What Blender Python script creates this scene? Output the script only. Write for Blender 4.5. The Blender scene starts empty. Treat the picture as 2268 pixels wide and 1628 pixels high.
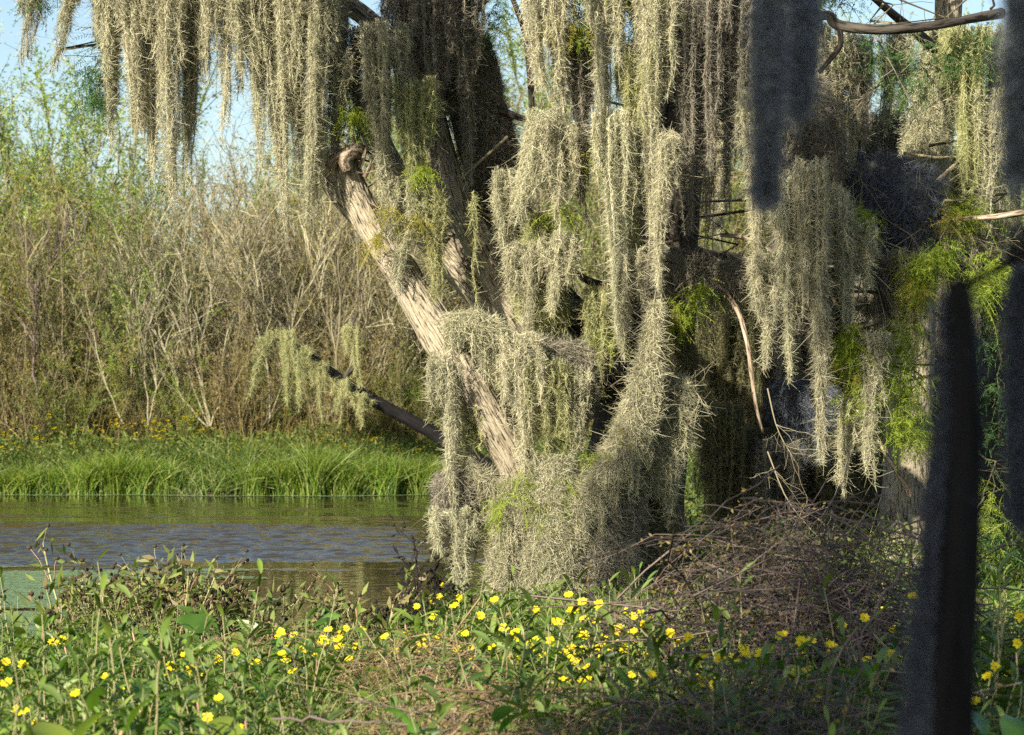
import bpy, math
import numpy as np
from math import radians as R

# ------------------------------------------------------------------ camera, world, sun, exposure
SC = bpy.context.scene
COL = SC.collection
F, CX, HY, CAMZ = 6300.0, 1134.0, 866.5, 1.8
cam = bpy.data.cameras.new('camera')
camo = bpy.data.objects.new('camera', cam); COL.objects.link(camo)
camo.location = (0, 0, CAMZ)
camo.rotation_euler = (R(90) + math.atan(52.5 / 6300.0), 0, 0)
cam.lens = 100; cam.sensor_width = 36; cam.clip_start = 0.2; cam.clip_end = 3000
cam.dof.use_dof = True; cam.dof.focus_distance = 21.5; cam.dof.aperture_fstop = 5.6
SC.camera = camo

SUN_EL, SUN_ROT = R(26), R(-147)
w = bpy.data.worlds.new('World'); SC.world = w; w.use_nodes = True
nt = w.node_tree
sky = nt.nodes.new('ShaderNodeTexSky'); sky.sky_type = 'NISHITA'; sky.sun_disc = False
sky.sun_elevation = SUN_EL; sky.sun_rotation = SUN_ROT; sky.air_density = 1.0; sky.dust_density = 0.9; sky.ozone_density = 2.0
bg = nt.nodes['Background']; bg.inputs['Strength'].default_value = 0.064
nt.links.new(sky.outputs[0], bg.inputs['Color'])
sl = bpy.data.lights.new('sun', 'SUN'); sl.energy = 5.0; sl.angle = R(0.5); sl.color = (1.0, 0.92, 0.77)
so = bpy.data.objects.new('sun', sl); COL.objects.link(so)
so.rotation_euler = (R(90) - SUN_EL, 0, R(180) - SUN_ROT)
SUNV = np.array([math.sin(SUN_ROT) * math.cos(SUN_EL), math.cos(SUN_ROT) * math.cos(SUN_EL), math.sin(SUN_EL)])
SC.view_settings.view_transform = 'Standard'; SC.view_settings.look = 'None'
SC.view_settings.exposure = 1.36; SC.view_settings.gamma = 1
SC.cycles.max_bounces = 5; SC.cycles.diffuse_bounces = 2; SC.cycles.glossy_bounces = 2
SC.cycles.transmission_bounces = 3; SC.cycles.use_denoising = False

RG = np.random.default_rng(7)

# ------------------------------------------------------------------ helpers
def P(x, y, d):
    return np.array([(x - CX) / F * d, d, CAMZ + (HY - y) / F * d])

def nrm(v):
    return v / (np.linalg.norm(v, axis=-1, keepdims=True) + 1e-9)

def fnoise(p, s=1.0, seed=0, oct=3):
    """smooth pseudo noise, about -1..1, for points (...,3)"""
    g = np.random.default_rng(seed + 1000)
    out = 0; a = 1.0; tot = 0
    for o in range(oct):
        acc = 0
        for k in range(5):
            kv = nrm(g.normal(size=3)) * s * (2 ** o) * g.uniform(0.7, 1.4)
            acc = acc + np.sin(p @ kv * 6.283 + g.uniform(0, 6.283))
        out = out + a * acc / 2.6; tot += a; a *= 0.5
    return out / tot

def spline(pts, n):
    """catmull-rom through rows of pts -> n rows"""
    p = np.asarray(pts, float)
    if len(p) == 2: return p[0] + (p[1] - p[0]) * np.linspace(0, 1, n)[:, None]
    q = np.vstack([2 * p[0] - p[1], p, 2 * p[-1] - p[-2]])
    t = np.linspace(0, len(p) - 1 - 1e-6, n); i = t.astype(int); f = (t - i)[:, None]
    a, b, c, d = q[i], q[i + 1], q[i + 2], q[i + 3]
    return 0.5 * (2 * b + (c - a) * f + (2 * a - 5 * b + 4 * c - d) * f ** 2 + (3 * b - a - 3 * c + d) * f ** 3)

def ribbons(p, wd, rng, side=None):
    n, k = p.shape[:2]
    t = np.gradient(p, axis=1)
    if side is None: side = rng.normal(size=(n, 1, 3))
    s = nrm(np.cross(t, side)) * (np.broadcast_to(wd, (n, k))[..., None] / 2)
    v = np.stack([p - s, p + s], 2).reshape(-1, 3)
    b = (np.arange(n)[:, None] * k + np.arange(k - 1)[None]) * 2
    f = np.stack([b, b + 1, b + 3, b + 2], -1).reshape(-1, 4)
    return v, f

def tubes(p, r, sides=3, rng=RG):
    n, k = p.shape[:2]
    t = nrm(np.gradient(p, axis=1))
    ref = rng.normal(size=(n, 1, 3))
    u = nrm(np.cross(t, ref)); w_ = np.cross(t, u)
    a = np.arange(sides) / sides * 2 * np.pi
    r = np.broadcast_to(r, (n, k))[..., None, None]
    v = (p[:, :, None] + r * (u[:, :, None] * np.cos(a)[:, None] + w_[:, :, None] * np.sin(a)[:, None])).reshape(-1, 3)
    i = (np.arange(n)[:, None, None] * k + np.arange(k - 1)[None, :, None]) * sides
    j = np.arange(sides)[None, None]
    j2 = (j + 1) % sides
    f = np.stack([i + j, i + j2, i + sides + j2, i + sides + j], -1).reshape(-1, 4)
    return v, f

def join(parts):
    vs, fs, o = [], [], 0
    for v, f in parts:
        vs.append(v); fs.append(f + o); o += len(v)
    return np.vstack(vs), np.vstack(fs)

def mesh(name, parts, mat, smooth=False, uv=None):
    v, f = join(parts) if isinstance(parts, list) else parts
    me = bpy.data.meshes.new(name)
    nf = len(f); k = f.shape[1]
    me.vertices.add(len(v)); me.vertices.foreach_set('co', v.astype(np.float32).ravel())
    me.loops.add(nf * k); me.loops.foreach_set('vertex_index', f.astype(np.int32).ravel())
    me.polygons.add(nf); me.polygons.foreach_set('loop_start', (np.arange(nf) * k).astype(np.int32))
    try: me.polygons.foreach_set('loop_total', np.full(nf, k, np.int32))
    except Exception: pass
    me.polygons.foreach_set('use_smooth', np.full(nf, smooth, bool))
    if uv is not None:
        l = me.uv_layers.new(name='UVMap'); l.data.foreach_set('uv', uv[f.ravel()].astype(np.float32).ravel())
    me.update(calc_edges=True); me.validate()
    if mat: me.materials.append(mat)
    return me

def obj(name, me, parent=None, loc=None):
    o = bpy.data.objects.new(name, me); COL.objects.link(o)
    if parent: o.parent = parent
    if loc is not None: o.location = loc
    return o

def tag(o, label=None, cat=None, group=None, kind=None):
    if label: o['label'] = label
    if cat: o['category'] = cat
    if group: o['group'] = group
    if kind: o['kind'] = kind
    return o

def thing(name, label, cat, loc=(0, 0, 0), group=None):
    return tag(obj(name, None, None, loc), label, cat, group)

def copy_thing(src, loc, rz, sc, label=None, group=None, tilt=(0, 0)):
    r = src.copy(); COL.objects.link(r); r.location = loc; r.rotation_euler = (tilt[0], tilt[1], rz)
    r.scale = (sc, sc, sc) if not hasattr(sc, '__len__') else sc
    if label: r['label'] = label
    if group: r['group'] = group
    for ch in list(src.children):
        c = ch.copy(); COL.objects.link(c); c.parent = r
        for g in list(ch.children):
            e = g.copy(); COL.objects.link(e); e.parent = c
    return r

# ------------------------------------------------------------------ materials
def ramp_mat(name, cols, rough=0.75, transl=0.25, obj_var=0.25, spec=0.25, tcol=None, isl=True):
    m = bpy.data.materials.new(name); m.use_nodes = True
    t = m.node_tree; N = t.nodes; L = t.links
    b = N['Principled BSDF']; out = N['Material Output']
    b.inputs['Roughness'].default_value = rough; b.inputs['Specular IOR Level'].default_value = spec
    g = N.new('ShaderNodeNewGeometry'); rp = N.new('ShaderNodeValToRGB'); rp.color_ramp.interpolation = 'LINEAR'
    el = rp.color_ramp.elements
    while len(el) < len(cols): el.new(0.5)
    for i, c in enumerate(cols):
        el[i].position = i / max(1, len(cols) - 1); el[i].color = (*c, 1)
    L.new(g.outputs['Random Per Island'], rp.inputs[0])
    oi = N.new('ShaderNodeObjectInfo'); hsv = N.new('ShaderNodeHueSaturation')
    mr = N.new('ShaderNodeMapRange'); mr.inputs[3].default_value = 1 - obj_var; mr.inputs[4].default_value = 1 + obj_var
    L.new(oi.outputs['Random'], mr.inputs[0]); L.new(mr.outputs[0], hsv.inputs['Value'])
    mh = N.new('ShaderNodeMapRange'); mh.inputs[3].default_value = 0.5 - 0.05 * obj_var; mh.inputs[4].default_value = 0.5 + 0.05 * obj_var
    mu = N.new('ShaderNodeMath'); mu.operation = 'FRACT'; mx = N.new('ShaderNodeMath'); mx.operation = 'MULTIPLY'; mx.inputs[1].default_value = 7.3
    L.new(oi.outputs['Random'], mx.inputs[0]); L.new(mx.outputs[0], mu.inputs[0]); L.new(mu.outputs[0], mh.inputs[0]); L.new(mh.outputs[0], hsv.inputs['Hue'])
    L.new(rp.outputs[0], hsv.inputs['Color']); L.new(hsv.outputs[0], b.inputs['Base Color'])
    if transl > 0:
        tr = N.new('ShaderNodeBsdfTranslucent'); mixs = N.new('ShaderNodeMixShader'); mixs.inputs[0].default_value = transl
        if tcol:
            mc = N.new('ShaderNodeMix'); mc.data_type = 'RGBA'; mc.blend_type = 'MULTIPLY'; mc.inputs[0].default_value = 1
            mc.inputs[7].default_value = (*tcol, 1); L.new(hsv.outputs[0], mc.inputs[6]); L.new(mc.outputs[2], tr.inputs[0])
        else: L.new(hsv.outputs[0], tr.inputs[0])
        L.new(b.outputs[0], mixs.inputs[1]); L.new(tr.outputs[0], mixs.inputs[2]); L.new(mixs.outputs[0], out.inputs[0])
    return m

def bark_mat(name, light, mid, dark, su=26, sv=4):
    m = bpy.data.materials.new(name); m.use_nodes = True
    t = m.node_tree; N = t.nodes; L = t.links; b = N['Principled BSDF']
    b.inputs['Roughness'].default_value = 0.85; b.inputs['Specular IOR Level'].default_value = 0.15
    uv = N.new('ShaderNodeUVMap'); mp = N.new('ShaderNodeMapping'); mp.inputs['Scale'].default_value = (su, sv, 1)
    L.new(uv.outputs[0], mp.inputs[0])
    n1 = N.new('ShaderNodeTexNoise'); n1.inputs['Scale'].default_value = 1; n1.inputs['Detail'].default_value = 5; n1.inputs['Roughness'].default_value = 0.65; n1.inputs['Distortion'].default_value = 0.5
    L.new(mp.outputs[0], n1.inputs['Vector'])
    n2 = N.new('ShaderNodeTexNoise'); n2.inputs['Scale'].default_value = 3; n2.inputs['Detail'].default_value = 4
    L.new(uv.outputs[0], n2.inputs['Vector'])
    rp = N.new('ShaderNodeValToRGB'); e = rp.color_ramp.elements
    e[0].position = 0.40; e[0].color = (*dark, 1); e[1].position = 0.60; e[1].color = (*light, 1)
    k = e.new(0.46); k.color = (*mid, 1)
    L.new(n1.outputs['Fac'], rp.inputs[0])
    mx = N.new('ShaderNodeMix'); mx.data_type = 'RGBA'; mx.blend_type = 'MULTIPLY'; mx.inputs[0].default_value = 0.6
    rp2 = N.new('ShaderNodeValToRGB'); e2 = rp2.color_ramp.elements; e2[0].position = 0.35; e2[0].color = (0.5, 0.5, 0.45, 1); e2[1].position = 0.65; e2[1].color = (1, 1, 1, 1)
    L.new(n2.outputs['Fac'], rp2.inputs[0]); L.new(rp.outputs[0], mx.inputs[6]); L.new(rp2.outputs[0], mx.inputs[7]); L.new(mx.outputs[2], b.inputs['Base Color'])
    bp = N.new('ShaderNodeBump'); bp.inputs['Strength'].default_value = 0.9; bp.inputs['Distance'].default_value = 0.02
    L.new(n1.outputs['Fac'], bp.inputs['Height']); L.new(bp.outputs[0], b.inputs['Normal'])
    return m

M = {}
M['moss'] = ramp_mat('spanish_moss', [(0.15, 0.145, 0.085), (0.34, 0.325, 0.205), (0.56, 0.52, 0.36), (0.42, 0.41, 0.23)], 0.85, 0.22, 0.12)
M['moss_grey'] = ramp_mat('grey_moss', [(0.10, 0.095, 0.07), (0.23, 0.21, 0.155), (0.36, 0.32, 0.24)], 0.85, 0.2, 0.12)  # grey moss, darkened so the shaded curtains carry their shade as colour
M['moss_blue_shaded'] = ramp_mat('blue_shaded_moss', [(0.10, 0.115, 0.13), (0.20, 0.22, 0.24), (0.30, 0.32, 0.33)], 0.9, 0.15, 0.12)  # bluish moss copy: shade tint put into the near moss colour
M['moss_shaded'] = ramp_mat('shaded_moss', [(0.05, 0.052, 0.025), (0.12, 0.12, 0.055), (0.24, 0.22, 0.11)], 0.9, 0.15, 0.12)  # darker moss copy: shade of hollows and trunk side painted into it
M['moss_dim'] = ramp_mat('shade_tinted_moss', [(0.04, 0.046, 0.06), (0.085, 0.095, 0.12), (0.13, 0.14, 0.16)], 0.9, 0.1, 0.12)  # dark bluish moss copy, shade is painted into its colour
M['moss_green'] = ramp_mat('greenish_moss', [(0.16, 0.17, 0.07), (0.34, 0.35, 0.15), (0.50, 0.47, 0.24)], 0.85, 0.25, 0.12)
M['moss_core'] = ramp_mat('moss_inner', [(0.14, 0.135, 0.08), (0.2, 0.19, 0.12)], 0.95, 0, 0.1)
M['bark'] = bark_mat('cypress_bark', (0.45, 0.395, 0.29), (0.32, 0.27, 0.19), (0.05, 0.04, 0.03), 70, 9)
M['bark_black'] = bark_mat('black_bark', (0.014, 0.013, 0.013), (0.009, 0.008, 0.008), (0.004, 0.004, 0.004))  # near-black bark: the sapling's shade is put into its colour
M['bark_dark'] = bark_mat('dark_bark', (0.10, 0.088, 0.07), (0.06, 0.05, 0.04), (0.018, 0.015, 0.012))  # bark darkened to paint in the shade on trunk and branches
M['wood'] = bark_mat('weathered_wood', (0.50, 0.42, 0.32), (0.30, 0.22, 0.15), (0.06, 0.04, 0.03), 40, 6)
M['twig'] = ramp_mat('twig', [(0.06, 0.05, 0.03), (0.14, 0.12, 0.07), (0.25, 0.22, 0.13)], 0.8, 0, 0.15)
M['twig_pale'] = ramp_mat('pale_twig', [(0.08, 0.07, 0.045), (0.20, 0.18, 0.115), (0.36, 0.33, 0.22)], 0.8, 0, 0.15)
M['twig_dark'] = ramp_mat('dark_twig', [(0.05, 0.04, 0.04), (0.12, 0.09, 0.08), (0.2, 0.15, 0.13)], 0.8, 0, 0.1)
TG = (1.5, 1.7, 0.5)
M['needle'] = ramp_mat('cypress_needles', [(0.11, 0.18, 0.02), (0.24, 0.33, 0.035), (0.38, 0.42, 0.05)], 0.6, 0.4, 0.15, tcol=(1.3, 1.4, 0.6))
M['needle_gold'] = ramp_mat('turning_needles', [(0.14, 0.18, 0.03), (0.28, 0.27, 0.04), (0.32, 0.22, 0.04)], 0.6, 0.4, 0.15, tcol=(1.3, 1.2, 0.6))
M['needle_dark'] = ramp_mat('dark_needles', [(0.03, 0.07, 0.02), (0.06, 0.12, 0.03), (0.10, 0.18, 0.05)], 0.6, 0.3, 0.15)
M['wl_green'] = ramp_mat('willow_leaf', [(0.06, 0.11, 0.02), (0.14, 0.23, 0.035), (0.26, 0.34, 0.06), (0.22, 0.26, 0.04)], 0.55, 0.35, 0.2, tcol=TG)
M['wl_yellow'] = ramp_mat('yellowing_leaf', [(0.12, 0.13, 0.02), (0.26, 0.26, 0.045), (0.30, 0.24, 0.05), (0.20, 0.22, 0.04)], 0.6, 0.35, 0.2, tcol=(1.3, 1.3, 0.6))
M['wl_tan'] = ramp_mat('dry_leaf', [(0.12, 0.075, 0.025), (0.24, 0.17, 0.055), (0.15, 0.15, 0.04), (0.30, 0.235, 0.09)], 0.7, 0.25, 0.2)
M['herb'] = ramp_mat('herb_leaf', [(0.035, 0.075, 0.015), (0.075, 0.14, 0.02), (0.16, 0.23, 0.035), (0.13, 0.18, 0.065)], 0.42, 0.32, 0.2, 0.4, tcol=(1.5, 1.6, 0.4))
M['herb_stem'] = ramp_mat('herb_stem', [(0.16, 0.18, 0.07), (0.30, 0.28, 0.14), (0.32, 0.18, 0.12)], 0.6, 0, 0.1)
M['grass'] = ramp_mat('grass_blade', [(0.035, 0.07, 0.015), (0.08, 0.13, 0.02), (0.14, 0.19, 0.035), (0.20, 0.20, 0.08)], 0.5, 0.35, 0.1, 0.35, tcol=(1.3, 1.4, 0.4))
M['reed'] = ramp_mat('bright_reed', [(0.06, 0.12, 0.015), (0.12, 0.20, 0.022), (0.20, 0.27, 0.035), (0.26, 0.27, 0.09)], 0.45, 0.4, 0.1, 0.35, tcol=(1.3, 1.4, 0.4))
M['bank'] = ramp_mat('bank_herb', [(0.03, 0.055, 0.012), (0.06, 0.10, 0.018), (0.11, 0.15, 0.028), (0.17, 0.16, 0.05)], 0.55, 0.3, 0.1, tcol=TG)
M['small'] = ramp_mat('small_leaves', [(0.05, 0.08, 0.02), (0.13, 0.17, 0.04), (0.20, 0.23, 0.06), (0.22, 0.19, 0.09), (0.15, 0.10, 0.05)], 0.5, 0.3, 0.1, tcol=TG)
M['broad'] = ramp_mat('broad_leaf', [(0.05, 0.12, 0.02), (0.12, 0.22, 0.03), (0.22, 0.28, 0.04), (0.20, 0.27, 0.12)], 0.38, 0.35, 0.2, 0.45, tcol=(1.5, 1.6, 0.4))
M['petal'] = ramp_mat('yellow_petal', [(0.78, 0.60, 0.012), (0.85, 0.70, 0.02)], 0.5, 0.35, 0.06)
M['disc'] = ramp_mat('flower_disc', [(0.55, 0.30, 0.02), (0.40, 0.20, 0.02)], 0.8, 0, 0.1)
M['seed'] = ramp_mat('seed_head', [(0.012, 0.01, 0.008), (0.035, 0.025, 0.015), (0.10, 0.075, 0.03)], 0.9, 0, 0.1)
M['seed_black'] = ramp_mat('black_seed_head', [(0.008, 0.007, 0.007), (0.02, 0.016, 0.012)], 0.9, 0, 0.1)
M['straw'] = ramp_mat('dry_straw', [(0.12, 0.075, 0.04), (0.25, 0.17, 0.10), (0.36, 0.27, 0.17)], 0.75, 0.1, 0.1)
M['bramble'] = ramp_mat('bramble_stem', [(0.03, 0.024, 0.024), (0.08, 0.06, 0.055), (0.17, 0.13, 0.11)], 0.8, 0, 0.1)
M['duck'] = ramp_mat('duckweed', [(0.12, 0.20, 0.09), (0.16, 0.25, 0.12), (0.20, 0.25, 0.12), (0.15, 0.25, 0.12), (0.14, 0.22, 0.10)], 0.7, 0, 0)
M['spike'] = ramp_mat('pink_spike', [(0.45, 0.22, 0.16), (0.55, 0.32, 0.24)], 0.8, 0.1, 0.1)

def ground_mat():
    m = bpy.data.materials.new('soil'); m.use_nodes = True; t = m.node_tree; N = t.nodes; L = t.links; b = N['Principled BSDF']
    n = N.new('ShaderNodeTexNoise'); n.inputs['Scale'].default_value = 3; n.inputs['Detail'].default_value = 8
    g = N.new('ShaderNodeNewGeometry'); L.new(g.outputs['Position'], n.inputs['Vector'])
    rp = N.new('ShaderNodeValToRGB'); e = rp.color_ramp.elements; e[0].position = 0.3; e[0].color = (0.03, 0.028, 0.015, 1); e[1].position = 0.7; e[1].color = (0.10, 0.09, 0.045, 1)
    L.new(n.outputs['Fac'], rp.inputs[0]); L.new(rp.outputs[0], b.inputs['Base Color']); b.inputs['Roughness'].default_value = 0.95
    return m
def water_mat():
    m = bpy.data.materials.new('lake_water'); m.use_nodes = True; t = m.node_tree; N = t.nodes; L = t.links; b = N['Principled BSDF']
    b.inputs['Base Color'].default_value = (0.034, 0.028, 0.013, 1); b.inputs['Roughness'].default_value = 0.04; b.inputs['IOR'].default_value = 1.7
    b.inputs['Specular IOR Level'].default_value = 0.5
    g = N.new('ShaderNodeNewGeometry')
    def noise(sx, sy, det, dist=0.0):
        mp = N.new('ShaderNodeMapping'); mp.inputs['Scale'].default_value = (sx, sy, 1); L.new(g.outputs['Position'], mp.inputs[0])
        n = N.new('ShaderNodeTexNoise'); n.inputs['Scale'].default_value = 1; n.inputs['Detail'].default_value = det; n.inputs['Distortion'].default_value = dist
        L.new(mp.outputs[0], n.inputs['Vector']); return n.outputs['Fac']
    def math_(op, a, c):
        k = N.new('ShaderNodeMath'); k.operation = op
        for i, v in enumerate((a, c)):
            if isinstance(v, (int, float)): k.inputs[i].default_value = v
            else: L.new(v, k.inputs[i])
        return k.outputs[0]
    def mrange(v, a, c, d, e, typ='SMOOTHSTEP'):
        k = N.new('ShaderNodeMapRange'); k.interpolation_type = typ; L.new(v, k.inputs[0])
        for i, q in enumerate((a, c, d, e)): k.inputs[i + 1].default_value = q
        return k.outputs[0]
    sp = N.new('ShaderNodeSeparateXYZ'); L.new(g.outputs['Position'], sp.inputs[0])
    wob = noise(0.25, 0.5, 2)
    y = math_('ADD', sp.outputs[1], math_('MULTIPLY', math_('SUBTRACT', wob, 0.5), 5.0))
    y = math_('ADD', y, math_('MULTIPLY', sp.outputs[0], -0.25))
    band = math_('MULTIPLY', mrange(y, 28.2, 30.0, 0, 1), mrange(y, 35.5, 38.5, 1, 0))
    left = mrange(sp.outputs[0], -3.2, 0.5, 1, 0.15)
    far = math_('MULTIPLY', math_('MULTIPLY', mrange(y, 37, 40, 0, 1), mrange(y, 45, 48, 1, 0)), mrange(noise(0.12, 0.9, 3), 0.42, 0.62, 0.12, 0.5))
    band = math_('MULTIPLY', band, mrange(noise(0.35, 1.6, 3), 0.36, 0.58, 0.35, 1.0))
    mask = math_('ADD', math_('MULTIPLY', band, left), math_('MULTIPLY', far, left))
    L.new(math_('ADD', math_('MULTIPLY', mask, 0.02), 0.04), b.inputs['Roughness'])
    amp = math_('ADD', math_('MULTIPLY', mask, 0.02), 0.012)
    h = math_('ADD', math_('MULTIPLY', noise(7, 3.2, 1, 0.3), 0.11), math_('MULTIPLY', noise(2.4, 1.3, 1, 0.3), 0.12))
    bp = N.new('ShaderNodeBump'); bp.inputs['Distance'].default_value = 1.0; bp.inputs['Strength'].default_value = 1.0
    L.new(math_('MULTIPLY', h, amp), bp.inputs['Height']); L.new(bp.outputs[0], b.inputs['Normal'])
    return m
M['soil'] = ground_mat(); M['water'] = water_mat()

# ------------------------------------------------------------------ terrain and water
def sstep(x): x = np.clip(x, 0, 1); return x * x * (3 - 2 * x)
def shore(x):
    return 17.9 + 4.4 * sstep((x + 0.75) / 0.7) + 16 * sstep((x - 1.0) / 1.6) + 0.35 * np.sin(x * 1.9 + 1) + 0.2 * np.sin(x * 4.7)
def far_shore(x):
    return 49.3 + 0.25 * np.sin(x * 0.9 + 2) + 0.12 * np.sin(x * 2.7)
def gz(x, y):
    x = np.asarray(x, float); y = np.asarray(y, float)
    near = -0.5 + 0.62 * sstep((shore(x) + 0.5 - y) / 1.0)
    fb = -0.5 + 0.6 * sstep((y - far_shore(x) + 0.6) / 0.9) + 0.35 * sstep((y - far_shore(x)) / 4)
    lim = sstep((np.abs(x) - 60) / 30)
    z = np.maximum(near, fb)
    return z + 0.03 * np.sin(x * 2.1) * np.sin(y * 1.7) + lim * 0

xs = np.concatenate([np.linspace(-900, -30, 14), np.linspace(-28, 28, 141), np.linspace(30, 900, 14)])
ys = np.concatenate([np.linspace(-200, 4, 10), np.linspace(5, 60, 180), np.linspace(62, 1200, 20)])
X, Y = np.meshgrid(xs, ys); V = np.stack([X, Y, gz(X, Y)], -1).reshape(-1, 3)
nx = len(xs); i = (np.arange(len(ys) - 1)[:, None] * nx + np.arange(nx - 1)[None]).ravel()
Fq = np.stack([i, i + 1, i + nx + 1, i + nx], -1)
tag(obj('ground', mesh('ground', (V, Fq), M['soil'], True)), kind='structure')
wx = np.concatenate([[-900, -200, -60, -25, -14], np.arange(-11.5, 4.0, 0.055), [5, 8, 14, 30, 80, 250, 900]])
wy = np.concatenate([[8, 13], np.arange(17.4, 50.2, 0.032), [52, 60]])
WX, WY = np.meshgrid(wx, wy); g_ = np.random.default_rng(77); wp = np.stack([WX, WY, WX * 0], -1)
wv = 0
for q in range(14):
    lam = g_.uniform(0.12, 0.36); th = g_.normal(0, 0.5); k_ = 6.283 / lam
    env = 0.8 + 0.4 * np.sin(WX * g_.uniform(1, 4) + g_.uniform(0, 6)) * np.sin(WY * g_.uniform(1, 3) + g_.uniform(0, 6))
    wv = wv + env * np.sin(k_ * (WX * math.sin(th) + WY * math.cos(th)) + g_.uniform(0, 6)) / k_
wv = wv / math.sqrt(7)
ye = WY + 1.2 * fnoise(wp * [0.22, 0.5, 0], 1.0, 51, 2) - 0.22 * WX
lf = 1 - sstep((WX + 2.9) / 3.4)
bandm = sstep((ye - 29.4) / 1.2) * (1 - sstep((ye - 37.5) / 3.0)) * (0.55 + 0.45 * sstep((fnoise(wp * [0.25, 1.4, 0], 1.0, 52, 3) + 0.5) / 0.8))
farm = sstep((ye - 37) / 3) * (1 - sstep((ye - 46) / 3)) * sstep((fnoise(wp * [0.14, 1.0, 0], 1.0, 53, 3) + 0.1) / 0.7)
slope = 0.008 + 0.40 * bandm * (0.12 + 0.88 * lf) + 0.15 * farm * (0.15 + 0.85 * lf) + 0.014 * sstep((fnoise(wp * [0.3, 1.2, 0], 1.0, 54, 2)))
slope = slope * np.where((WX > -11.4) & (WX < 3.9), 1, 0) * sstep((WY - 17.5) / 2)
WZ = wv * slope
V = np.stack([WX, WY, WZ], -1).reshape(-1, 3); nx = len(wx); i = (np.arange(len(wy) - 1)[:, None] * nx + np.arange(nx - 1)[None]).ravel()
tag(obj('water', mesh('water', (V, np.stack([i, i + 1, i + nx + 1, i + nx], -1)), M['water'], True)), kind='structure')


# duckweed mats
def duckweed():
    dx, dy = 0.035, 0.028
    gx = np.arange(-7.2, 1.2, dx); gy = np.arange(18.6, 30.6, dy)
    X, Y = np.meshgrid(gx, gy); p = np.stack([X * 0.16, Y * 0.9, X * 0], -1)
    n = fnoise(p, 0.9, 3, 4) * 0.85
    ped = (X - CX / F * 0) 
    scr = X / Y * F + CX                     # how far left in the view
    dens = 0.95 - np.clip((scr - 120) / 330, -0.3, 2.4)
    dens = dens - 1.6 * sstep((Y - 28.2 + 0.6 * np.sin(X * 0.8)) / 0.9)
    dens = dens - 1.5 * np.exp(-((Y - 24.0 - 0.15 * X) / 0.28) ** 2)
    keep = (n + dens) > 0.25 + RG.uniform(-0.25, 0.25, n.shape)
    keep |= (n > 0.95) & (RG.random(n.shape) < 0.5) & (Y < 28) & (X < 0.0)
    # thin scum line along the far bank
    j = RG.uniform(-0.01, 0.01, X.shape + (2,))
    xq, yq = (X + j[..., 0])[keep], (Y + j[..., 1])[keep]
    gx2 = np.arange(-10, 6, 0.05); fx = np.repeat(gx2, 3); fy = far_shore(fx) - 0.28 - np.tile([0, 0.07, 0.14], len(gx2)) + RG.normal(0, 0.03, len(fx))
    xq = np.concatenate([xq, fx]); yq = np.concatenate([yq, fy])
    hw = np.concatenate([np.full(keep.sum(), dx * 0.56), np.full(len(fx), 0.05)]); hh = np.concatenate([np.full(keep.sum(), dy * 0.56), np.full(len(fx), 0.035)])
    z = 0.006 + RG.uniform(0, 0.004, len(xq))
    v = np.stack([np.stack([xq - hw, yq - hh, z], -1), np.stack([xq + hw, yq - hh, z], -1), np.stack([xq + hw, yq + hh, z], -1), np.stack([xq - hw, yq + hh, z], -1)], 1).reshape(-1, 3)
    return v, np.arange(len(v)).reshape(-1, 4)
tag(obj('duckweed', mesh('duckweed', duckweed(), M['duck'])), 'pale green duckweed floating in streaky mats on the lake by the near bank', 'duckweed', kind='stuff')

# ------------------------------------------------------------------ generators
def paths_grow(base, dirs, length, K, rng, wob=0.12, up=0.0, droop=0.0):
    n = len(base); s = np.linspace(0, 1, K)[None, :, None]
    L_ = np.broadcast_to(np.asarray(length, float).reshape(-1, 1, 1), (n, 1, 1))
    p = base[:, None] + dirs[:, None] * s * L_
    bend = rng.normal(size=(n, 1, 3)) * wob
    p = p + bend * L_ * s ** 2 + rng.normal(size=(n, K, 3)) * wob * 0.15 * L_ * s
    p[..., 2] += ((up - droop) * L_ * s ** 2)[..., 0]
    return p

def spawn(par, n, t0, t1, length, spread, up, K, rng, wob=0.12, droop=0.0):
    m, k = par.shape[:2]
    i = rng.integers(0, m, n); t = rng.uniform(t0, t1, n) * (k - 1); a = np.minimum(t.astype(int), k - 2); f = (t - a)[:, None]
    base = par[i, a] * (1 - f) + par[i, a + 1] * f
    tan = nrm(par[i, a + 1] - par[i, a])
    d = nrm(tan + rng.normal(size=(n, 3)) * spread + np.array([0, 0, up]))
    L_ = length * rng.uniform(0.5, 1.2, n) * (1.15 - 0.5 * t / (k - 1))
    return paths_grow(base, d, L_, K, rng, wob, 0.0, droop)

def leaf_quads(par, n, t0, t1, L_, W_, rng, droop=0.3, off=0.0, tilt=0.8):
    """diamond leaves along paths"""
    m, k = par.shape[:2]
    i = rng.integers(0, m, n); t = rng.uniform(t0, t1, n) * (k - 1); a = np.minimum(t.astype(int), k - 2); f = (t - a)[:, None]
    b = par[i, a] * (1 - f) + par[i, a + 1] * f + rng.normal(size=(n, 3)) * off
    d = nrm(nrm(par[i, a + 1] - par[i, a]) + rng.normal(size=(n, 3)) * tilt + np.array([0, 0, -droop]))
    l = (L_ * rng.uniform(0.55, 1.3, n))[:, None]; wv = nrm(np.cross(d, rng.normal(size=(n, 3)))) * W_ * l / L_ * 0.5
    v = np.stack([b, b + d * l * 0.45 + wv, b + d * l, b + d * l * 0.45 - wv], 1).reshape(-1, 3)
    return v, np.arange(len(v)).reshape(-1, 4)

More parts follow.
